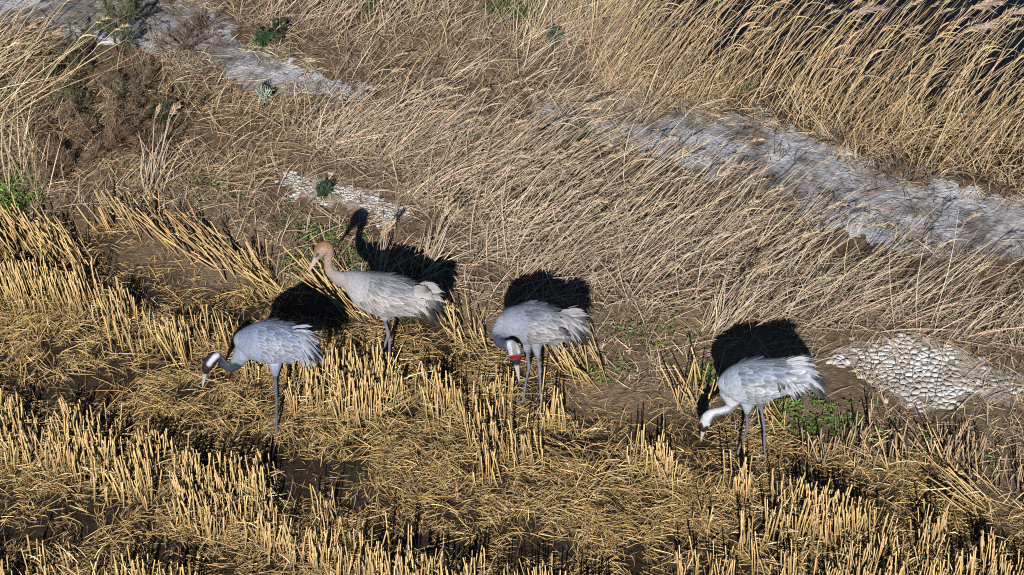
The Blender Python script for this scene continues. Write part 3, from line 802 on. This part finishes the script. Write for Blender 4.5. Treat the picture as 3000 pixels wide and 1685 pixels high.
def smooth_path(P, R_, sub=5):
    """Catmull-Rom through points with radii"""
    P, R_ = np.asarray(P, float), np.asarray(R_, float)
    D = np.column_stack([P, R_])
    E = np.vstack([2 * D[0] - D[1], D, 2 * D[-1] - D[-2]])
    out = []
    for k in range(1, len(E) - 2):
        for t in np.linspace(0, 1, sub, endpoint=False):
            a, b, c, d = E[k - 1], E[k], E[k + 1], E[k + 2]
            out.append(.5 * (2 * b + (c - a) * t + (2 * a - 5 * b + 4 * c - d) * t * t + (3 * b - 3 * c + d - a) * t ** 3))
    out.append(D[-1]); out = np.array(out)
    return out[:, :3], np.maximum(out[:, 3], .002)

def frames(P):
    T = unit(np.gradient(P, axis=0))
    s = np.array([0, -1.0, 0])[None] - T * (T @ np.array([0, -1.0, 0]))[:, None]
    bad = np.linalg.norm(s, axis=1) < .2
    s[bad] = np.array([1.0, 0, 0])
    s = unit(s)
    n = np.cross(s, T)
    n[n[:, 2] < -.999] *= 1
    return T, n, s

FEATHER_VAR = {}
def feather_mesh(kind):
    """unit feather along +x, camber in z; colour darker by the shaft, pale rim"""
    if kind in FEATHER_VAR: return FEATHER_VAR[kind]
    ns, nc = 8, 4
    V, C, F = [], [], []
    for a in range(ns + 1):
        t = a / ns
        if kind == 'round': wd = math.sin(math.pi * min(1, (t * .86 + .12))) ** .55 if t < .98 else .18
        else: wd = (math.sin(math.pi * (t * .78 + .2)) ** .8) * (1 - .55 * t * t) if t < .98 else .06
        for b in range(nc + 1):
            u = b / nc * 2 - 1
            V.append((t, u * .5 * wd, -.22 * (u * .5 * wd) ** 2 - .05 * t * t))
            rim = max(abs(u) ** 3, max(0, t - .72) / .28)
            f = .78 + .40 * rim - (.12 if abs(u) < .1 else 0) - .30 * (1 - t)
            C.append((f, f, f))
    for a in range(ns):
        for b in range(nc):
            k = a * (nc + 1) + b
            F.append((k, k + 1, k + nc + 2, k + nc + 1))
    me = np_mesh('feather', V, F, C, True); me.materials.append(M_feather)
    FEATHER_VAR[kind] = me
    return me

def quill(name, p0, p1, p2, wid, face, colour, parent, tipdark=None, split=True):
    """one long feather through three points with ragged barbs"""
    ns, nc = 12, 4
    t = np.linspace(0, 1, ns + 1)[:, None]
    cl = p0 * (1 - t) ** 2 + p1 * 2 * t * (1 - t) + p2 * t ** 2
    T = unit(np.gradient(cl, axis=0)); side = unit(np.cross(face[None], T))
    nr = np.cross(T, side)
    V, C, F = [], [], []
    for a in range(ns + 1):
        tt = a / ns
        wd = wid * (.35 + .65 * math.sin(math.pi * min(1, tt * .62 + .16))) * (1 - .9 * max(0, tt - .72) / .28)
        for b in range(nc + 1):
            u = b / nc * 2 - 1
            rag = (rng.normal() * .14 if abs(u) > .9 and split else 0)
            sweep = wid * .6 * abs(u)
            V.append(cl[a] + side[a] * (u + rag) * .5 * wd - nr[a] * (abs(u) ** 2 * .1 * wid) - T[a] * sweep * .4 + T[a] * rng.normal() * (.006 if abs(u) > .9 else 0))
            f = .84 + .22 * abs(u) ** 2 - (.08 if abs(u) < .1 else 0)
            c = np.array(colour) * f
            if tipdark is not None:
                k = np.clip((tt - .35) / .4, 0, 1); c = c * (1 - k) + np.array(tipdark) * f * k
            C.append(c)
    for a in range(ns):
        for b in range(nc):
            k = a * (nc + 1) + b
            F.append((k, k + 1, k + nc + 2, k + nc + 1))
    o = link(name, np_mesh(name, V, F, C, True), M_feather, parent)
    o.color = (1, 1, 1, 1)
    return o

def crane(spec):
    s, (ox, oy) = spec['scale'], spec['org']
    px = lambda X, Y: (ox + X / s, oy + Y / s)
    foot = spec['legs'][0][-1]
    g0 = ground_at(*px(foot[0], foot[1]))
    Y0 = g0[1] + spec.get('y', 0)
    P3 = lambda X, Y, dy=0.0: plane_at(*px(X, Y), Y0 + dy)
    depth = float((P3(*spec['torso'][3][:2]) - CAM) @ AX_F)
    rr = lambda r: r / s * depth / FPX
    root = link('crane', None, None, None, label=spec['label'], category='crane', group='cranes feeding in the field')
    root.location = (g0[0], g0[1], 0)
    org = np.array([g0[0], g0[1], 0.0])
    bm = bmesh.new()
    # torso
    tp = [P3(a[0], a[1], a[3] if len(a) > 3 else 0) for a in spec['torso']]
    P, r = smooth_path(tp, [rr(a[2]) * 1.03 for a in spec['torso']], 4)
    T, n, sd_ = frames(P)
    n = np.where(n[:, 2:3] < 0, -n, n)
    loft(bm, [(P[k], r[k], r[k] * .86, n[k], sd_[k]) for k in range(len(P))], 24)
    torso = (P, r, T, n, sd_)
    # neck and head
    npnt = [P3(a[0], a[1], a[3] if len(a) > 3 else 0) for a in spec['neck']]
    NP, nr_ = smooth_path(npnt, [rr(a[2]) for a in spec['neck']], 5)
    T2, n2, s2 = frames(NP)
    loft(bm, [(NP[k], nr_[k], nr_[k] * .86, n2[k], s2[k]) for k in range(len(NP))], 18)
    # legs and toes
    for li, lg in enumerate(spec['legs']):
        lp = [P3(a[0], a[1], lg[0][3] * (1 - k / (len(lg) - 1)) if len(lg[0]) > 3 else 0) for k, a in enumerate(lg)]
        gf = ground_at(*px(lg[-1][0], lg[-1][1]), .012)
        yh = lp[0][1]; nl = len(lg)
        q = []
        for k, a in enumerate(lg):                       # the hip lies in the body, the foot stands on the ground
            f = k / (nl - 1)
            q.append(plane_at(*px(a[0], a[1]), yh * (1 - f) + gf[1] * f))
        LPp, lr = smooth_path(q, [max(rr(a[2]), .0085) for a in lg], 4)
        T3, n3, s3 = frames(LPp)
        loft(bm, [(LPp[k], lr[k], lr[k], n3[k], s3[k]) for k in range(len(LPp))], 12)
        for ang, ln in ((180, .085), (145, .075), (215, .075), (10, .03)):
            dv = np.array([math.cos(R(ang)), math.sin(R(ang)), 0])
            tpnt = np.array([gf + dv * ln * t + np.array([0, 0, .006 * math.sin(t * 3)]) for t in np.linspace(0, 1, 5)])
            tt, tn, ts = frames(tpnt)
            loft(bm, [(tpnt[k], .0088 - .001 * k, .0095 - .001 * k, tn[k], ts[k]) for k in range(5)], 8)
    bmesh.ops.recalc_face_normals(bm, faces=bm.faces)
    me = bpy.data.meshes.new('tmp'); bm.to_mesh(me); bm.free()
    tmp = bpy.data.objects.new('tmp', me); COL.objects.link(tmp)
    m = tmp.modifiers.new('r', 'REMESH'); m.mode = 'VOXEL'; m.voxel_size = .0052; m.use_smooth_shade = True
    m = tmp.modifiers.new('s', 'SMOOTH'); m.factor = .5; m.iterations = 3
    dg = bpy.context.evaluated_depsgraph_get()
    body = bpy.data.meshes.new_from_object(tmp.evaluated_get(dg), depsgraph=dg)
    bpy.data.objects.remove(tmp); bpy.data.meshes.remove(me)
    body.name = 'body'
    co = np.zeros(len(body.vertices) * 3, np.float32); body.vertices.foreach_get('co', co); co = co.reshape(-1, 3).astype(float)
    # pigment: strokes in profile, the far side mirrors the near side
    C = np.tile(np.array(spec['grey']), (len(co), 1)) * (1 + (vnoise(co[:, 0], co[:, 2], .03, 80)[:, None] - .5) * .16)
    pr = co.copy()
    if not spec.get('frontal'):
        pr[:, 1] = Y0 - np.abs(pr[:, 1] - Y0)
    uv = project(pr); uv = np.column_stack([(uv[:, 0] - ox) * s, (uv[:, 1] - oy) * s])
    for pts_, rad, colr, soft in spec['strokes']:
        dmin = np.full(len(uv), 1e9)
        pts_ = np.array(pts_, float)
        if len(pts_) == 1: dmin = np.hypot(*(uv - pts_[0]).T)
        for a, b in zip(pts_, pts_[1:]):
            ab = b - a; t = np.clip(((uv - a) @ ab) / (ab @ ab), 0, 1)
            dmin = np.minimum(dmin, np.hypot(*(uv - a - t[:, None] * ab).T))
        jit = (vnoise(co[:, 0] * 3, co[:, 2] * 3, .03, 81) - .5) * rad * .3
        k = np.clip((rad - dmin + jit) / (rad * soft) + .5, 0, 1)[:, None]
        C = C * (1 - k) + np.array(colr) * k
    # darker back, paler flank and thighs: sun and sky shading painted into the plumage
    ip_ = [np.interp(co[:, 0], P[:, 0][::1] if P[0, 0] < P[-1, 0] else P[::-1, 0], (v if P[0, 0] < P[-1, 0] else v[::-1])) for v in (P[:, 2], r)]
    hh = np.clip((co[:, 2] - ip_[0]) / np.maximum(ip_[1], .03), -1, 1) * ((co[:, 0] > P[:, 0].min() + .02) & (co[:, 2] > ip_[0] - 1.3 * ip_[1]))
    C = C * np.where(hh > 0, 1 - .22 * hh, 1 - .22 * hh)[:, None] * np.column_stack([1 - .10 * np.clip(hh, 0, 1), 1 - .04 * np.clip(hh, 0, 1), 1 + .04 * np.clip(hh, 0, 1)])
    # legs below the feathered thighs
    for lg in spec['legs']:
        q = np.array([a[:2] for a in lg[2:]], float)
        dmin = np.full(len(uv), 1e9)
        for a, b in zip(q, q[1:]):
            ab = b - a; t = np.clip(((uv - a) @ ab) / (ab @ ab), 0, 1)
            dmin = np.minimum(dmin, np.hypot(*(uv - a - t[:, None] * ab).T))
        k = (np.clip((55 - dmin) / 10, 0, 1) * np.clip((uv[:, 1] - q[0][1] + 6) / 14, 0, 1))[:, None]
        C = C * (1 - k) + np.array(spec['legcol']) * (1 + .3 * (vnoise(co[:, 0], co[:, 2], .012, 82)[:, None] - .5)) * k
    kf = np.clip((.03 - co[:, 2]) / .02, 0, 1)[:, None]
    C = C * (1 - kf) + np.array(spec['legcol']) * .7 * kf
    set_col(body, np.clip(C, .008, .85))
    body.transform(Matrix.Translation(Vector(-org)))
    link('body', body, M_body, root)
    # bill: two mandibles
    (bx, by, br), (tx, ty, tr) = spec['bill']
    bdy = spec['neck'][-1][3] if len(spec['neck'][-1]) > 3 else 0
    A, B = P3(bx, by, bdy) - org, P3(tx, ty, bdy) - org
    A = A - (B - A) * .18
    prev = None
    for nm, off in (('upper_bill', 1), ('lower_bill', -1)):
        bm = bmesh.new()
        tv = np.linspace(0, 1, 8)
        dirv = unit(B - A); sidev = np.array([0, -1.0, 0]); upv = unit(np.cross(sidev, dirv)); upv = upv * (1 if upv[0] < 0 else -1)
        pts_ = np.array([A + (B - A) * t * (1 if off == 1 else .97) + upv * off * rr(br) * .40 * (1 - t * .92) for t in tv])
        rad = [rr(br) * (1 - t) ** .8 * .62 + rr(tr) * .5 for t in tv]
        loft(bm, [(pts_[k], rad[k], rad[k] * .9, upv, sidev) for k in range(8)], 10)
        bmesh.ops.recalc_face_normals(bm, faces=bm.faces)
        me = bpy.data.meshes.new(nm); bm.to_mesh(me); bm.free()
        cc = np.array([v.co for v in me.vertices]); f = np.clip(((cc - A) @ (B - A)) / ((B - A) @ (B - A)), 0, 1)[:, None]
        set_col(me, np.array(spec['billcol'][0]) * (1 - f) + np.array(spec['billcol'][1]) * f)
        for pl in me.polygons: pl.use_smooth = True
        link(nm, me, M_bill, root)
    # eyes on both sides of the head
    ex, ey = spec['eye']
    E0 = P3(ex, ey, bdy)
    k = int(np.argmin(np.linalg.norm(NP - E0, axis=1)))
    for sg in (1, -1):
        hs = s2[k] if not spec.get('frontal') else np.array([.9, -.2, 0])
        # slide along the side direction while keeping the pixel of the near eye
        e0 = plane_at(*px(ex, ey), NP[k][1] - nr_[k] * .74)
        if spec.get('frontal'): e = NP[k] + hs * sg * nr_[k] * .86
        else: e = e0 if sg == 1 else np.array([e0[0], 2 * NP[k][1] - e0[1], e0[2]])
        bm = bmesh.new(); bmesh.ops.create_uvsphere(bm, u_segments=12, v_segments=8, radius=.0085)
        me = bpy.data.meshes.new('eye'); bm.to_mesh(me); bm.free()
        o = link('eye', me, M_iris if spec.get('redeye') else M_eye, root); o.location = e - org
        bm = bmesh.new(); bmesh.ops.create_uvsphere(bm, u_segments=10, v_segments=6, radius=.005)
        me = bpy.data.meshes.new('pupil'); bm.to_mesh(me); bm.free()
        q = link('pupil', me, M_eye, o); q.location = (0, -.0048 * sg, .002)
    # folded wings: a shell over each flank carrying rows of feathers
    P, r, T, n, sd_ = torso
    cum = np.concatenate([[0], np.cumsum(np.linalg.norm(np.diff(P, axis=0), axis=1))]); cum /= cum[-1]
    def surf(f, th, sg, off=0.0):
        ip = lambda A_: np.array([np.interp(f, cum, A_[:, j]) for j in range(3)])
        c = ip(P); rv = np.interp(f, cum, r); nn_, ss, tt = unit(ip(n)), unit(ip(sd_)) * sg, unit(ip(T))
        p = c + nn_ * math.cos(th) * rv + ss * math.sin(th) * rv * .86
        nm = unit(nn_ * math.cos(th) * .86 + ss * math.sin(th))
        drv = (np.interp(min(1, f + .04), cum, r) - np.interp(max(0, f - .04), cum, r)) / (.08 * np.sum(np.linalg.norm(np.diff(P, axis=0), axis=1)))
        tan = unit(tt + nm * drv)
        nm = unit(nm - tan * (nm @ tan))
        return p + nm * off, nm, tan
    f0, f1 = spec.get('wing', (.30, .92))
    for sg in (1, -1):
        V, F, C = [], [], []
        NF, NT = 14, 12
        for a in range(NF + 1):
            for b in range(NT + 1):
                f = f0 + (f1 - f0) * a / NF
                lo_, hi_ = R(14), R(112 - 14 * abs(a / NF - .4))
                edge = min(1, a / 3, (NF - a) / 2, b / 2, (NT - b) / 2)
                p, nm, tn = surf(f, lo_ + (hi_ - lo_) * b / NT, sg, -.004 + .009 * edge)
                V.append(p - org); C.append(np.array(spec['grey']) * .95)
        for a in range(NF):
            for b in range(NT):
                k = a * (NT + 1) + b; F.append((k, k + 1, k + NT + 2, k + NT + 1))
        wing = link('wing', np_mesh('wing', V, F, C, True), M_body, root)
        rows = spec.get('rows', 9) + 3
        for a in range(rows):
            q = a / (rows - 1)
            f = f0 + .01 + (f1 - f0 - .10) * q
            L = spec['fl'][0] + (spec['fl'][1] - spec['fl'][0]) * q
            wd = L * (.52 - .22 * q)
            rv = np.interp(f, cum, r)
            arc = rv * R(100)
            cnt = max(4, int(arc / (wd * .74)))
            for b in range(cnt):
                th = R(16) + R(98) * (b + (.5 if a % 2 else .1) + rng.normal() * .12) / cnt
                if th > R(116) or (sg == -1 and th > R(75)): continue
                ff = f + rng.normal() * .012 - .035 * math.cos(th * 1.6) * (1 - q)
                p, nm, tn = surf(ff, th, sg, .005 + .002 * (rows - a) / rows)
                low = unit(np.cross(nm, tn)) * (-sg)
                if low[2] > 0: low = -low
                droop = .10 + .28 * (1 - q) * math.sin(th) - .30 * max(0, th - R(85)) * q
                dv = unit(tn + low * droop + nm * (.035 + .05 * rng.random()) + rng.normal(size=3) * .06)
                zz = unit(nm - dv * (nm @ dv)); yy = np.cross(zz, dv)
                l2, w2 = L * rng.uniform(.75, 1.25), wd * rng.uniform(.75, 1.2)
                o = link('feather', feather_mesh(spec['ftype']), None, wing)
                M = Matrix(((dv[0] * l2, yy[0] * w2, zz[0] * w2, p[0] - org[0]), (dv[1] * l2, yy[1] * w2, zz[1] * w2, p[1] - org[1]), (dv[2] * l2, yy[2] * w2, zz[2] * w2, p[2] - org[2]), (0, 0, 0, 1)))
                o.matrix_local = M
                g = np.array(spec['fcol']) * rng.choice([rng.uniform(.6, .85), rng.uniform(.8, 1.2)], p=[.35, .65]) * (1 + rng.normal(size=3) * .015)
                if th < R(45): g = g * np.array((.72, .80, .92))  # feathers near the ridge tinted dark and blue, painted sky-lit shade
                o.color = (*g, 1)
    # tail: long drooping plumes over dark flight feathers
    for (X0, Y0_, X1, Y1, wpx, dy, kind) in spec['tail']:
        for sg in ((1, -1) if abs(dy) > .015 else (1,)):
            p0 = P3(X0, Y0_, -dy * sg) - org; p2 = P3(X1, Y1, -dy * sg * 1.5) - org
            L = np.linalg.norm(p2 - p0)
            p1 = (p0 + p2) / 2 + np.array([0, -.01 * sg, .22 * L if kind != 'd' else .05 * L])
            face = unit(np.array([0.15, -sg * .8 if abs(dy) > .015 else -.3, .75]))
            cbase = np.array(spec['fcol']) * rng.uniform(.85, 1.12)
            reps = 2 if kind == 'd' else (5 if spec.get('shaggy', True) else 2)
            wf = .62 if kind == 'd' else (.34 if spec.get('shaggy', True) else .72)
            for e in range(reps):
                jj = rng.normal(size=3) * np.array([.012, .010, .012]) * (1 if e else 0)
                k2 = rng.uniform(.82, 1.04) if e else 1
                t2 = p0 + (p2 - p0) * k2 + jj * 1.6 + np.array([0, 0, -.012 * e * .5])
                tone_ = cbase * rng.uniform(.6, 1.08)
                args = (p0 + jj * .7, p1 + jj, t2, rr(wpx) * wf * rng.uniform(.8, 1.2), face + rng.normal(size=3) * .12)
                if kind == 'd': quill('tail_feather', *args, cbase * .35, root, (.02, .021, .024), False)
                elif kind == 'm': quill('tail_feather', *args, tone_, root, (.035, .037, .045))
                else: quill('tail_feather', *args, tone_, root, None if rng.random() < .7 else cbase * .3)
    return root

GREY = (.235, .268, .345)
FCOL = (.29, .318, .385)
BLK, WHT, RED = (.018, .020, .026), (.44, .455, .49), (.17, .01, .016)
crane(dict(label='adult grey crane with black and white head bent left, standing on one visible leg, leftmost', scale=3.445, org=(560, 880),
    torso=[(462, 450, 50), (515, 425, 125), (620, 420, 190), (740, 420, 222), (860, 425, 220), (980, 430, 198), (1080, 430, 152), (1150, 432, 98), (1200, 445, 45)],
    neck=[(570, 470, 130), (515, 545, 98), (460, 632, 70), (398, 676, 57), (340, 648, 47), (300, 598, 43), (264, 566, 47), (228, 572, 58), (194, 612, 64), (168, 660, 58), (152, 702, 42), (143, 738, 24)],
    bill=((141, 735, 26), (112, 892, 4)), eye=(153, 679), redeye=True,
    legs=[[(845, 600, 85, -.03), (848, 690, 55), (850, 765, 27), (853, 800, 15), (856, 925, 20), (860, 980, 14), (862, 1180, 13), (862, 1335, 15)],
          [(870, 600, 70, .07), (868, 700, 45), (868, 765, 24), (870, 800, 14), (872, 930, 18), (872, 980, 13), (866, 1120, 12), (838, 1232, 13)]],
    grey=GREY, fcol=FCOL, legcol=(.10, .115, .14), ftype='round', fl=(.055, .125), wing=(.34, .93), rows=9,
    billcol=((.30, .31, .30), (.38, .38, .36)),
    strokes=[([(470, 700), (395, 690), (330, 650), (290, 590)], 62, (.035, .04, .05), .5), ([(240, 560), (190, 620), (150, 710)], 95, BLK, .25), ([(182, 642), (222, 590), (262, 552)], 25, WHT, .7),
             ([(300, 560), (335, 600), (370, 650)], 16, (.06, .075, .10), .8), ([(128, 628)], 17, RED, .5), ([(560, 430), (600, 300)], 60, (.20, .235, .315), 1.2)],
    tail=[(1060, 300, 1325, 355, 60, 0, 'p'), (1080, 305, 1300, 380, 60, .03, 'p'), (1090, 330, 1290, 440, 60, .04, 'p'), (1090, 350, 1300, 520, 60, .05, 'p'), (1100, 380, 1338, 628, 55, .05, 'p'), (1110, 400, 1300, 650, 52, .06, 'm'),
          (1100, 420, 1265, 600, 58, .06, 'p'), (1110, 440, 1245, 590, 50, .065, 'p'), (1090, 470, 1195, 695, 48, .07, 'p'), (1120, 480, 1230, 640, 46, .06, 'm'), (1080, 500, 1185, 620, 46, .07, 'p'), (1110, 460, 1290, 670, 44, .04, 'd'), (1100, 480, 1210, 660, 44, .05, 'd'), (1050, 310, 1250, 330, 70, .02, 'p'), (1060, 350, 1230, 420, 70, .055, 'p'), (1080, 520, 1150, 600, 60, .05, 'p')]))
crane(dict(label='young pale grey crane with cinnamon-brown head held up, standing farthest back', scale=3.014, org=(860, 580),
    torso=[(430, 715, 55), (480, 722, 90), (560, 760, 135), (660, 815, 178), (760, 850, 195), (870, 868, 190), (980, 885, 165), (1080, 900, 128), (1160, 905, 84), (1215, 905, 36)],
    neck=[(540, 745, 105), (455, 724, 80), (388, 700, 62), (337, 664, 49), (310, 610, 41), (304, 550, 37), (312, 494, 40), (302, 450, 56), (272, 440, 65), (240, 466, 61), (220, 502, 46), (206, 530, 30)],
    bill=((202, 528, 28), (128, 662, 4)), eye=(222, 489),
    legs=[[(800, 980, 80, -.03), (808, 1045, 44), (808, 1085, 20), (815, 1120, 15), (836, 1205, 20), (815, 1270, 14), (785, 1370, 13), (757, 1490, 14)],
          [(850, 980, 62, .06), (835, 1050, 38), (830, 1090, 19), (832, 1120, 14), (845, 1205, 19), (846, 1270, 13), (848, 1380, 12), (852, 1470, 14)]],
    grey=(.325, .31, .32), fcol=(.38, .355, .355), legcol=(.16, .165, .185), ftype='point', shaggy=False, fl=(.05, .14), wing=(.24, .93), rows=11,
    billcol=((.50, .31, .27), (.42, .37, .33)),
    strokes=[([(420, 740), (340, 690)], 90, (.265, .235, .23), 1.5), ([(310, 600), (308, 500), (300, 430)], 75, (.30, .215, .17), 1.0), ([(320, 400), (260, 410), (210, 450)], 55, (.24, .135, .075), .8), ([(265, 470), (230, 510)], 34, (.31, .23, .175), .8), ([(204, 512), (216, 496)], 12, (.09, .075, .07), .6)],
    tail=[(1080, 780, 1245, 742, 70, 0, 'p'), (1080, 790, 1280, 770, 70, .02, 'p'), (1090, 800, 1310, 820, 70, .03, 'p'), (1090, 820, 1335, 870, 75, .04, 'p'), (1100, 840, 1355, 930, 75, .05, 'p'), (1100, 860, 1335, 1050, 75, .05, 'm'), (1120, 880, 1325, 1000, 75, .045, 'm'),
          (1130, 900, 1295, 1105, 90, .05, 'd'), (1110, 900, 1260, 1060, 70, .055, 'd'), (1090, 900, 1215, 980, 60, .07, 'p'), (1070, 910, 1180, 990, 60, .08, 'p'), (1060, 940, 1150, 1030, 55, .07, 'p'), (1040, 960, 1110, 1060, 55, .07, 'p'), (1070, 800, 1220, 830, 80, .06, 'p'), (1070, 840, 1250, 900, 80, .065, 'p'), (900, 1020, 980, 1050, 60, .03, 'p'), (1090, 930, 1130, 1030, 50, .06, 'd')]))
crane(dict(label='adult grey crane bent towards the viewer, red band on its lowered crown, in the centre', scale=3.2875, org=(1400, 780), frontal=True,
    torso=[(205, 600, 60, -.10), (240, 575, 118, -.08), (315, 560, 172, -.05), (420, 555, 198, -.02), (540, 555, 205, 0), (660, 570, 188, .02), (770, 585, 152, .03), (850, 595, 106, .04), (920, 600, 55, .05)],
    neck=[(235, 620, 118, -.10), (208, 680, 84, -.15), (226, 735, 62, -.20), (275, 757, 52, -.25), (322, 757, 52, -.28), (346, 792, 58, -.29), (359, 850, 60, -.29), (367, 905, 48, -.29), (374, 948, 28, -.29)],
    bill=((373, 948, 28), (401, 1128, 4)), eye=(368, 905), redeye=True,
    legs=[[(465, 690, 72, -.03), (470, 785, 44), (477, 830, 22), (480, 870, 15), (491, 968, 20), (482, 1020, 14), (460, 1130, 13), (432, 1310, 14)],
          [(560, 690, 80, .05), (566, 800, 46), (576, 865, 22), (581, 900, 15), (596, 995, 20), (598, 1050, 14), (603, 1180, 13), (612, 1335, 14)]],
    grey=(.235, .25, .30), fcol=(.315, .305, .325), legcol=(.15, .155, .175), ftype='round', fl=(.05, .14), wing=(.30, .95), rows=10,
    billcol=((.45, .36, .31), (.36, .33, .30)),
    strokes=[([(180, 700), (230, 760), (290, 770)], 62, (.06, .075, .11), .7), ([(330, 740), (350, 800), (370, 940)], 75, (.10, .105, .115), .3), ([(300, 720), (303, 790), (318, 870)], 24, WHT, .5), ([(330, 715), (385, 780), (395, 830)], 18, WHT, .7), ([(345, 745), (362, 830)], 20, (.22, .215, .20), .8), ([(325, 880), (410, 880)], 22, RED, .35), ([(325, 925), (410, 925)], 24, BLK, .3)],
    tail=[(800, 450, 935, 410, 50, 0, 'p'), (800, 450, 1005, 432, 55, .02, 'p'), (810, 460, 1050, 480, 60, .03, 'p'), (820, 480, 1098, 522, 55, .03, 'm'), (830, 500, 1060, 540, 60, .04, 'p'), (830, 510, 1070, 620, 60, .05, 'p'), (840, 530, 1090, 700, 55, .05, 'm'), (850, 560, 1095, 790, 52, .05, 'd'), (850, 570, 1040, 700, 55, .055, 'm'),
          (840, 560, 1010, 740, 52, .06, 'p'), (850, 600, 1000, 770, 46, .055, 'd'), (840, 600, 940, 780, 48, .06, 'd'), (830, 620, 930, 720, 48, .065, 'p'), (780, 600, 890, 640, 50, .08, 'd'), (760, 660, 880, 720, 60, .05, 'p'), (700, 710, 790, 770, 60, .05, 'p'), (800, 470, 980, 560, 80, .05, 'p'), (810, 500, 950, 620, 80, .06, 'p')]))
crane(dict(label='pale adult grey crane with white neck stretched down to the ground, rightmost', scale=3.446, org=(2000, 950),
    torso=[(372, 640, 52), (425, 620, 122), (520, 600, 190), (640, 588, 230), (760, 575, 228), (880, 560, 208), (1000, 540, 190), (1100, 518, 172), (1200, 512, 140), (1270, 530, 90), (1320, 550, 45)],
    neck=[(490, 680, 125), (500, 765, 82), (498, 820, 60), (440, 864, 49), (370, 882, 45), (302, 897, 49), (256, 932, 60), (229, 982, 64), (216, 1032, 53), (208, 1078, 28)],
    bill=((206, 1080, 27), (183, 1192, 4)), eye=(214, 1044), redeye=True,
    legs=[[(650, 760, 85, -.03), (652, 845, 50), (650, 905, 23), (650, 935, 16), (652, 1055, 20), (630, 1110, 15), (592, 1200, 13), (545, 1312, 14)],
          [(780, 740, 78, .09), (786, 825, 42), (795, 870, 21), (800, 905, 16), (825, 1045, 20), (824, 1090, 14), (824, 1200, 13), (833, 1345, 14)]],
    grey=(.32, .345, .40), fcol=(.37, .39, .435), legcol=(.13, .135, .155), ftype='round', fl=(.06, .15), wing=(.24, .86), rows=10,
    billcol=((.42, .36, .33), (.36, .33, .30)),
    strokes=[([(520, 800), (420, 868), (320, 885), (256, 935), (225, 1020)], 70, WHT, .3), ([(555, 840), (480, 900), (400, 925), (340, 930), (300, 985)], 30, (.16, .165, .19), .7), ([(170, 960), (185, 930)], 20, (.20, .2, .22), .8), ([(172, 1030), (200, 1075), (245, 1060)], 30, BLK, .4), ([(186, 1008)], 15, RED, .5)],
    tail=[(1050, 380, 1260, 345, 70, 0, 'p'), (1060, 390, 1310, 365, 70, .02, 'p'), (1080, 400, 1330, 400, 75, .03, 'p'), (1100, 420, 1350, 460, 80, .04, 'p'), (1110, 440, 1400, 540, 80, .05, 'p'), (1120, 460, 1440, 600, 75, .05, 'm'), (1150, 470, 1490, 668, 60, .04, 'm'), (1150, 500, 1440, 660, 75, .055, 'p'), (1180, 540, 1485, 760, 55, .04, 'd'), (1130, 520, 1370, 650, 80, .06, 'p'),
          (1090, 540, 1290, 660, 80, .065, 'p'), (1060, 580, 1240, 690, 70, .07, 'p'), (1100, 640, 1230, 710, 46, .06, 'd'), (1080, 640, 1200, 760, 46, .065, 'd'), (1040, 630, 1140, 770, 46, .07, 'd'), (1030, 640, 1110, 730, 52, .075, 'p'), (980, 580, 1040, 670, 40, .10, 'd'), (1000, 560, 1100, 660, 60, .09, 'p'), (1060, 560, 1180, 680, 60, .08, 'p')]))
